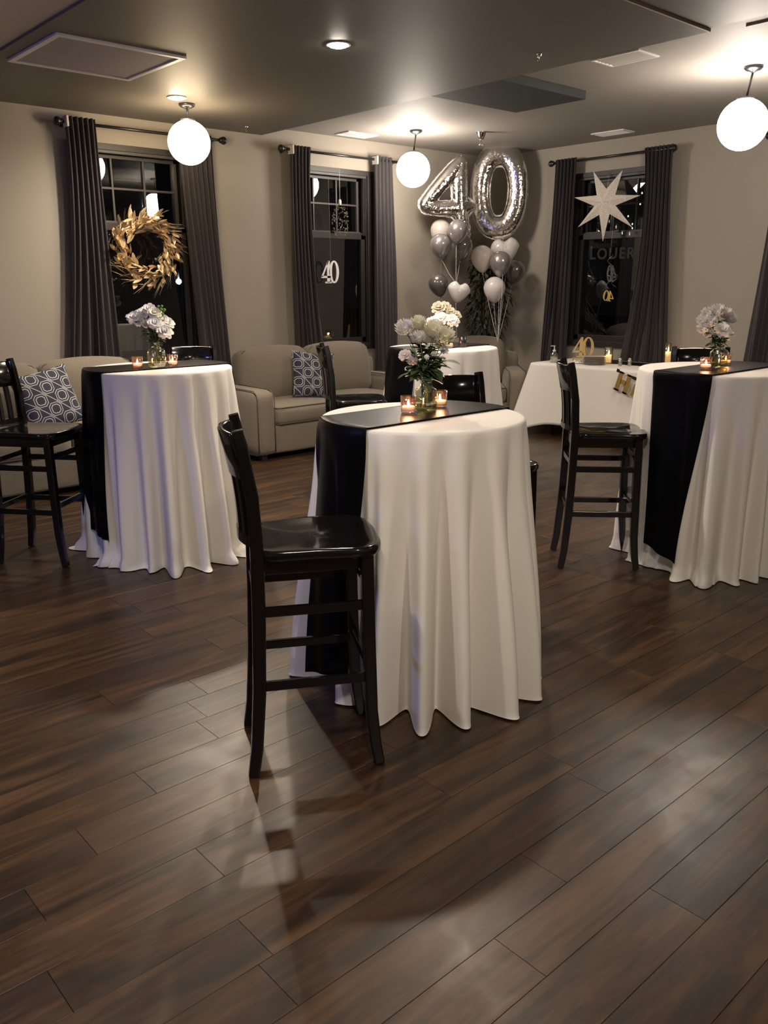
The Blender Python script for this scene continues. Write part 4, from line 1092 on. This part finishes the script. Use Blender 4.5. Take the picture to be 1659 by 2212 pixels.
balloon(952, 497, 9.45, .115, 'blspeck', 'round', 'white gold-speckled balloon under the foil 4, topmost left', (4, 0), None)
balloon(989, 497, 9.15, .112, 'blsilver', 'round', 'silver balloon just under the stem of the foil 4', (5, 0), knotL)
balloon(951, 528, 9.2, .115, 'blsilver', 'round', 'silver balloon at the left of the left cluster', (-8, 0), knotL)
balloon(998, 531, 9.4, .120, 'blconf', 'round', 'dark glittery confetti balloon in the left cluster', (7, 0), knotL)
balloon(946, 612, 9.25, .108, 'bldark', 'round', 'dim silver balloon lowest in the left cluster', (-14, 0), TLb)
balloon(991, 629, 9.1, .122, 'blwhite', 'heart', 'white heart balloon lowest in the left cluster', (12, 0), TLb)
balloon(1041, 555, 9.2, .122, 'blspeck', 'round', 'white gold-speckled balloon at the left of the right cluster', (-4, 0), TR)
balloon(1091, 539, 9.35, .158, 'blwhite', 'heart', 'white heart balloon under the foil 0', (-8, 0), TR)
balloon(1081, 566, 9.1, .116, 'blsilver', 'round', 'silver balloon in the middle of the right cluster', (0, 0), TR)
balloon(1112, 584, 9.3, .110, 'bldark', 'round', 'dim silver balloon at the right of the right cluster', (10, 0), TR)
balloon(1068, 622, 9.15, .118, 'blwhite', 'round', 'plain white balloon lowest in the right cluster', (0, 0), TR)

def foil(name, label, strokes, centre, width_axis, r_flat=.72, tie=None):
    """inflated foil numeral: capsule strokes fused by a voxel remesh. strokes in metres (x, z, r) lists"""
    mb = MB()
    for st in strokes:
        pts = [Vector((x, 0, z)) for x, z, r in st]; rs = [r for x, z, r in st]
        mb.tube(pts, rs, 18, up=(0, 1, 0))
        mb.ball(tuple(pts[0]), rs[0], 18, 10); mb.ball(tuple(pts[-1]), rs[-1], 18, 10)
    me = mb.mesh(name)
    for v in me.vertices: v.co.y *= r_flat
    t = thing(name, label, 'balloon', centre, width_axis, 'silver foil number balloons')
    o = obj('foil_body', me, MT['silverfoil'], t)
    rm = o.modifiers.new('r', 'REMESH'); rm.mode = 'VOXEL'; rm.voxel_size = .009; rm.use_smooth_shade = True
    sm = o.modifiers.new('s', 'SMOOTH'); sm.factor = .6; sm.iterations = 10
    return t, o
K = 1 / 5.925 / 189.0
def z2(x, y, cx, cy): return ((x - cx) * K, -(y - cy) * K)
K = 1 / 5.925 / 195.5; c4 = (470, 740); P4 = at(880 + c4[0] / 5.925, 300 + c4[1] / 5.925, 9.28); yawv = math.atan2(RT.y, RT.x)
def S4(pts): return [(*z2(x, y, *c4), r * K) for x, y, r in pts]
st4 = [S4([(672, 320, 70), (600, 400, 88), (480, 540, 98), (340, 700, 98), (235, 830, 92)]), S4([(235, 850, 92), (400, 888, 96), (600, 880, 98), (760, 860, 82), (815, 850, 60)]),
       S4([(690, 325, 66), (672, 480, 88), (670, 700, 98), (690, 900, 98), (725, 1060, 80), (770, 1190, 48)])]
t4, o4 = foil('number_balloon', 'silver foil balloon shaped as the numeral four, left of the zero', st4, P4, yawv + R_(10))
K = 1 / 5.925 / 189.0; c0 = (1175, 670); P0 = at(880 + c0[0] / 5.925, 300 + c0[1] / 5.925, 9.60)
ring = []
for j in range(41):
    a = 2 * math.pi * j / 40 + math.pi / 2
    c_, s_ = math.cos(a), math.sin(a)
    x = 1172 + 242 * math.copysign(abs(c_) ** .78, c_); y = 672 - 440 * math.copysign(abs(s_) ** 1.02, s_)
    ring.append((x, y, 118 + 18 * abs(s_)))
ring0 = [(*z2(x, y, *c0), r * K) for x, y, r in ring]
tip_t = [(*z2(1168, 250, *c0), 120 * K), (*z2(1160, 165, *c0), 60 * K)]; tip_b = [(*z2(1200, 1090, *c0), 120 * K), (*z2(1245, 1190, *c0), 46 * K)]
t0, o0 = foil('number_balloon', 'silver foil balloon shaped as the numeral zero with an open middle', [ring0, tip_t, tip_b], P0, yawv + R_(-12))
# flat welded seams round the numerals
def seam_strip(parent, pts, w_=.012, closed=True):
    mb = MB(); rows = []
    n = len(pts)
    for i, (x, z) in enumerate(pts):
        p = Vector((x, 0, z)); q = Vector((pts[(i + 1) % n][0], 0, pts[(i + 1) % n][1])); o_ = Vector((pts[i - 1][0], 0, pts[i - 1][1])); tt = (q - o_).normalized(); nn = Vector((tt.z, 0, -tt.x))
        wv = w_ * (1 + .25 * math.sin(i * 2.4)); dz = .004 * math.sin(i * 1.9)
        rows.append([tuple(p - nn * .012 + Vector((0, dz, 0))), tuple(p + nn * wv + Vector((0, -dz, 0)))])
    if closed: rows.append(rows[0])
    o = obj('seam', mb.grid(rows), MT['seam'], parent); s = o.modifiers.new('s', 'SOLIDIFY'); s.thickness = .0015
def outline0(k):
    out = []
    for j in range(72):
        a = -2 * math.pi * j / 72; c_, s_ = math.cos(a), math.sin(a)
        if k > 0: out.append(z2(1172 + (242 + 118) * math.copysign(abs(c_) ** .8, c_), 672 - (440 + 135) * math.copysign(abs(s_) ** 1.05, s_), *c0))
        else: out.append(z2(1172 + (242 - 122) * math.copysign(abs(c_) ** .7, c_), 672 - (440 - 140) * math.copysign(abs(s_) ** .95, s_), *c0))
    return out
seam_strip(t0, outline0(1)); seam_strip(t0, outline0(-1)[::-1])
def resamp(p, step=26):
    out = []
    for i in range(len(p)):
        a, b = p[i], p[(i + 1) % len(p)]; n = max(1, int(math.hypot(a[0] - b[0], a[1] - b[1]) / step))
        out += [(a[0] + (b[0] - a[0]) * k / n, a[1] + (b[1] - a[1]) * k / n) for k in range(n)]
    return out
K = 1 / 5.925 / 195.5
seam_strip(t4, [z2(x, y, *c4) for x, y in resamp([(690, 250), (755, 330), (765, 560), (775, 740), (850, 790), (880, 870), (840, 930), (785, 990), (820, 1120), (815, 1240), (750, 1240), (660, 1150), (595, 1000), (560, 985), (200, 945), (135, 860), (140, 790), (380, 500), (560, 320)])][::-1])
seam_strip(t4, [z2(x, y, *c4) for x, y in resamp([(560, 560), (575, 790), (400, 800), (345, 780), (500, 590)])])
obj('string', MB().tube([(.0, 0, -.42), (-.03, .0, -.8), (-.06, .0, -1.35)], .0025, 5), MT['ribbon'], t4)
q = TR - P0; q = Matrix.Rotation(-(yawv + R_(-12)), 3, 'Z') @ q
obj('string', MB().tube([(.06, 0, -.44), Vector((.06, 0, -.44)).lerp(q, .5) + Vector((.02, .02, 0)), q], .0025, 5), MT['ribbon'], t0)

# ================================================================== WINDOW DECORATIONS
# gold wreath
WC = Vector((3.575, 7.13, 1.86))
t = thing('gold_wreath', 'gold leaf wreath hanging in the left window', 'wreath', WC)
rg = random.Random(12)
mb = MB()
for k in range(3):
    mb.tube([((.235 + .02 * math.sin(5 * a + k)) * math.cos(a), .012 * math.sin(7 * a + 2 * k), (.235 + .02 * math.sin(5 * a + k)) * math.sin(a)) for a in [2 * math.pi * i / 48 for i in range(49)]], .006, 6)
obj('twig_ring', mb, MT['goldleaf'], t)
lm = []
for w_, L in ((.0175, .082), (.016, .07), (.019, .092)):
    m_ = MB(); rows = []
    for i in range(7):
        u = i / 6; ww = w_ * math.sin(math.pi * min(.96, .1 + .88 * u)) ** .8; rows.append([(-ww, .25 * ww + .01 * u * u, L * u), (0, .01 * u * u, L * u), (ww, .25 * ww + .01 * u * u, L * u)])
    me = m_.grid(rows).mesh('leaf'); me.materials.append(MT['goldleaf']); lm.append(me)
for i in range(288):
    a = 2 * math.pi * i / 288 + rg.uniform(-.05, .05); rr = rg.choice((rg.uniform(.15, .22), rg.uniform(.2, .3), rg.uniform(.2, .31))); side = (i % 3) - 1
    o = obj('leaf', lm[i % 3], None, t, loc=(rr * math.cos(a), rg.uniform(-.045, .02), rr * math.sin(a)))
    # leaves point clockwise along the ring, fanning out and in
    ang = -a + R_(0) ; dirn = a - math.pi / 2 + side * rg.uniform(.3, .95) * (1 if side else 0) + .35
    dv = Vector((math.cos(dirn), rg.uniform(-.7, .15), math.sin(dirn))).normalized()
    q = dv.to_track_quat('Z', 'Y'); o.rotation_euler = (q.to_matrix() @ Matrix.Rotation(rg.uniform(-.9, .9), 3, 'Z')).to_euler()
mb = MB()
for i in range(60):
    a = rg.uniform(-2.6, 1.9); rr = rg.uniform(.22, .30); p = Vector((rr * math.cos(a), rg.uniform(-.03, .01), rr * math.sin(a)))
    dirn = a - math.pi / 2 + rg.uniform(.1, .8); d = Vector((math.cos(dirn), rg.uniform(-.3, .1), math.sin(dirn))); L = rg.uniform(.12, .2)
    mb.tube([p, p + d * L * .5 + Vector((0, 0, -.004)), p + d * L], [.0016, .0014, .0008], 4)
obj('wheat_wisps', mb, MT['goldleaf'], t)['kind'] = 'stuff'
obj('hanger', MB().tube([(0, .02, .25), (0, .03, .62), (0, .05, .80)], .0012, 4), MT['iron'], t)

# white 40 on the middle window
t = thing('window_numerals', 'white number 40 hanging in the middle window', 'sign', (5.675, 7.20, 1.565))
obj('numerals', digits40(.228, .006), MT['white'], t); obj('hanger', MB().tube([(0.02, .01, .22), (.02, .02, 1.05)], .0008, 4), MT['ribbon'], t)
# bead ornament
t = thing('hanging_ornament', 'long beaded ornament hanging from a cord in the middle window', 'ornament', (5.80, 7.17, 2.18))
obj('cord', MB().tube([(0, 0, .22), (0, 0, .52)], .0022, 5), MT['ribbon'], t); obj('cap', MB().lathe([(.014, .165), (.016, .19), (.012, .215), (.003, .22)], 14), MT['bulbwhite'], t)
mb = MB(); rg = random.Random(2)
for i in range(150):
    a = rg.uniform(0, 6.28); z = rg.uniform(-.14, .155); r = .082 * math.sqrt(max(0, 1 - (z / .165) ** 2)) + .002; mb.ball((r * math.cos(a), r * math.sin(a), z), rg.uniform(.004, .0075), 6, 4)
obj('beads', mb, MT['ornament'], t)['kind'] = 'stuff'
# paper star
t = thing('paper_star', 'large seven-pointed white paper star hanging in the right window', 'star', (8.03, 5.475, 2.375))
tips = [(-1.0, .08), (-.43, .86)]
TP = [(5.875, 2.452), (5.647, 2.70), (5.285, 2.68), (5.055, 2.415), (5.122, 2.105), (5.475, 1.98), (5.808, 2.14)]
TP = [(y - 5.475, z - 2.375) for y, z in TP]
mb = MB()
for i in range(7):
    y, z = TP[i]; y2, z2_ = TP[(i + 1) % 7]; y0, z0_ = TP[i - 1]
    va = Vector(((y + y2), (z + z2_))); va = va.normalized() * .135; vb = Vector((y + y0, z + z0_)).normalized() * .135
    for s in (-1, 1):
        mb.add([(s * .06, 0, 0), (0, va.x, va.y), (0, y, z)], [(0, 1, 2) if s > 0 else (0, 2, 1)], False)
        mb.add([(s * .06, 0, 0), (0, y, z), (0, vb.x, vb.y)], [(0, 1, 2) if s > 0 else (0, 2, 1)], False)
obj('paper_body', mb, MT['paper'], t); obj('cord', MB().tube([(0, 0, .05), (.05, 0, .30)], .0015, 4), MT['ribbon'], t)
# hanging swirl with foil stars and gold 40
t = thing('foil_swirl', 'hanging foil swirl with small stars and a gold 40 in the right window', 'decoration', (8.02, 5.36, 1.42))
obj('numerals', digits40(.11, .006), MT['goldfoil'], t, rot=(0, R_(-6), R_(128)), loc=(0, 0, -.055))
mb = MB(); pts = [(.022 * math.cos(i * .55), .028 * math.sin(i * .55), .07 + .011 * i) for i in range(34)]; mb.tube(pts, .0022, 4)
pts = [(.03 * math.cos(i * .5) - .02, -.085 + .03 * math.sin(i * .5), .09 + .010 * i) for i in range(20)]; mb.tube(pts, .0022, 4)
obj('spiral', mb, MT['chrome'], t); obj('cord', MB().tube([(0, 0, .44), (.02, 0, 1.2)], .001, 4), MT['ribbon'], t)
def star_mb(r):
    m_ = MB(); q = [(0, (r if i % 2 == 0 else r * .42) * math.sin(math.pi * i / 5), (r if i % 2 == 0 else r * .42) * math.cos(math.pi * i / 5)) for i in range(10)]
    m_.add([(-.006, 0, 0), (.006, 0, 0)] + q, [(0, 2 + i, 2 + (i + 1) % 10) for i in range(10)] + [(1, 2 + (i + 1) % 10, 2 + i) for i in range(10)], False); return m_
for px, py, r in [(1316, 478, .022), (1331, 490, .024), (1360, 505, .025), (1344, 503, .020), (1357, 467, .010), (1366, 484, .010), (1366, 493, .010), (1387, 417, .012), (1383, 441, .010)]:
    P = Vector((0, 0, CAM_H)); v = at(px, py, 1) - P; k = (8.04 - 0) / v.x; Q = P + v * k - Vector((8.02, 5.36, 1.42))
    obj('star', star_mb(r), MT['twinkle'] if r < .02 else MT['goldleafpale'], t, loc=Q, rot=(0, 0, R_(-40)))  # smallest stars are given a glow of their own
# lettering on the glass of the right window
def text_mesh(s, size):
    c = bpy.data.curves.new('lettering', 'FONT'); c.body = s; c.size = size; c.extrude = .0004; c.offset = .004; c.space_character = 1.22; c.align_x = 'CENTER'
    o = bpy.data.objects.new('tmp', c); COL.objects.link(o); dg = bpy.context.evaluated_depsgraph_get(); me = bpy.data.meshes.new_from_object(o.evaluated_get(dg)); bpy.data.objects.remove(o); return me
o = obj('window_lettering', text_mesh('LOUER', .16), MT['mullion'], loc=(XR + .028, 5.50, 1.81), rot=(R_(90), 0, R_(-90)))
tag(o, 'faint grey letters LOUER on the lower pane of the right window', 'lettering')
# small spark reflected / tiny ornament left out: nothing else on the walls
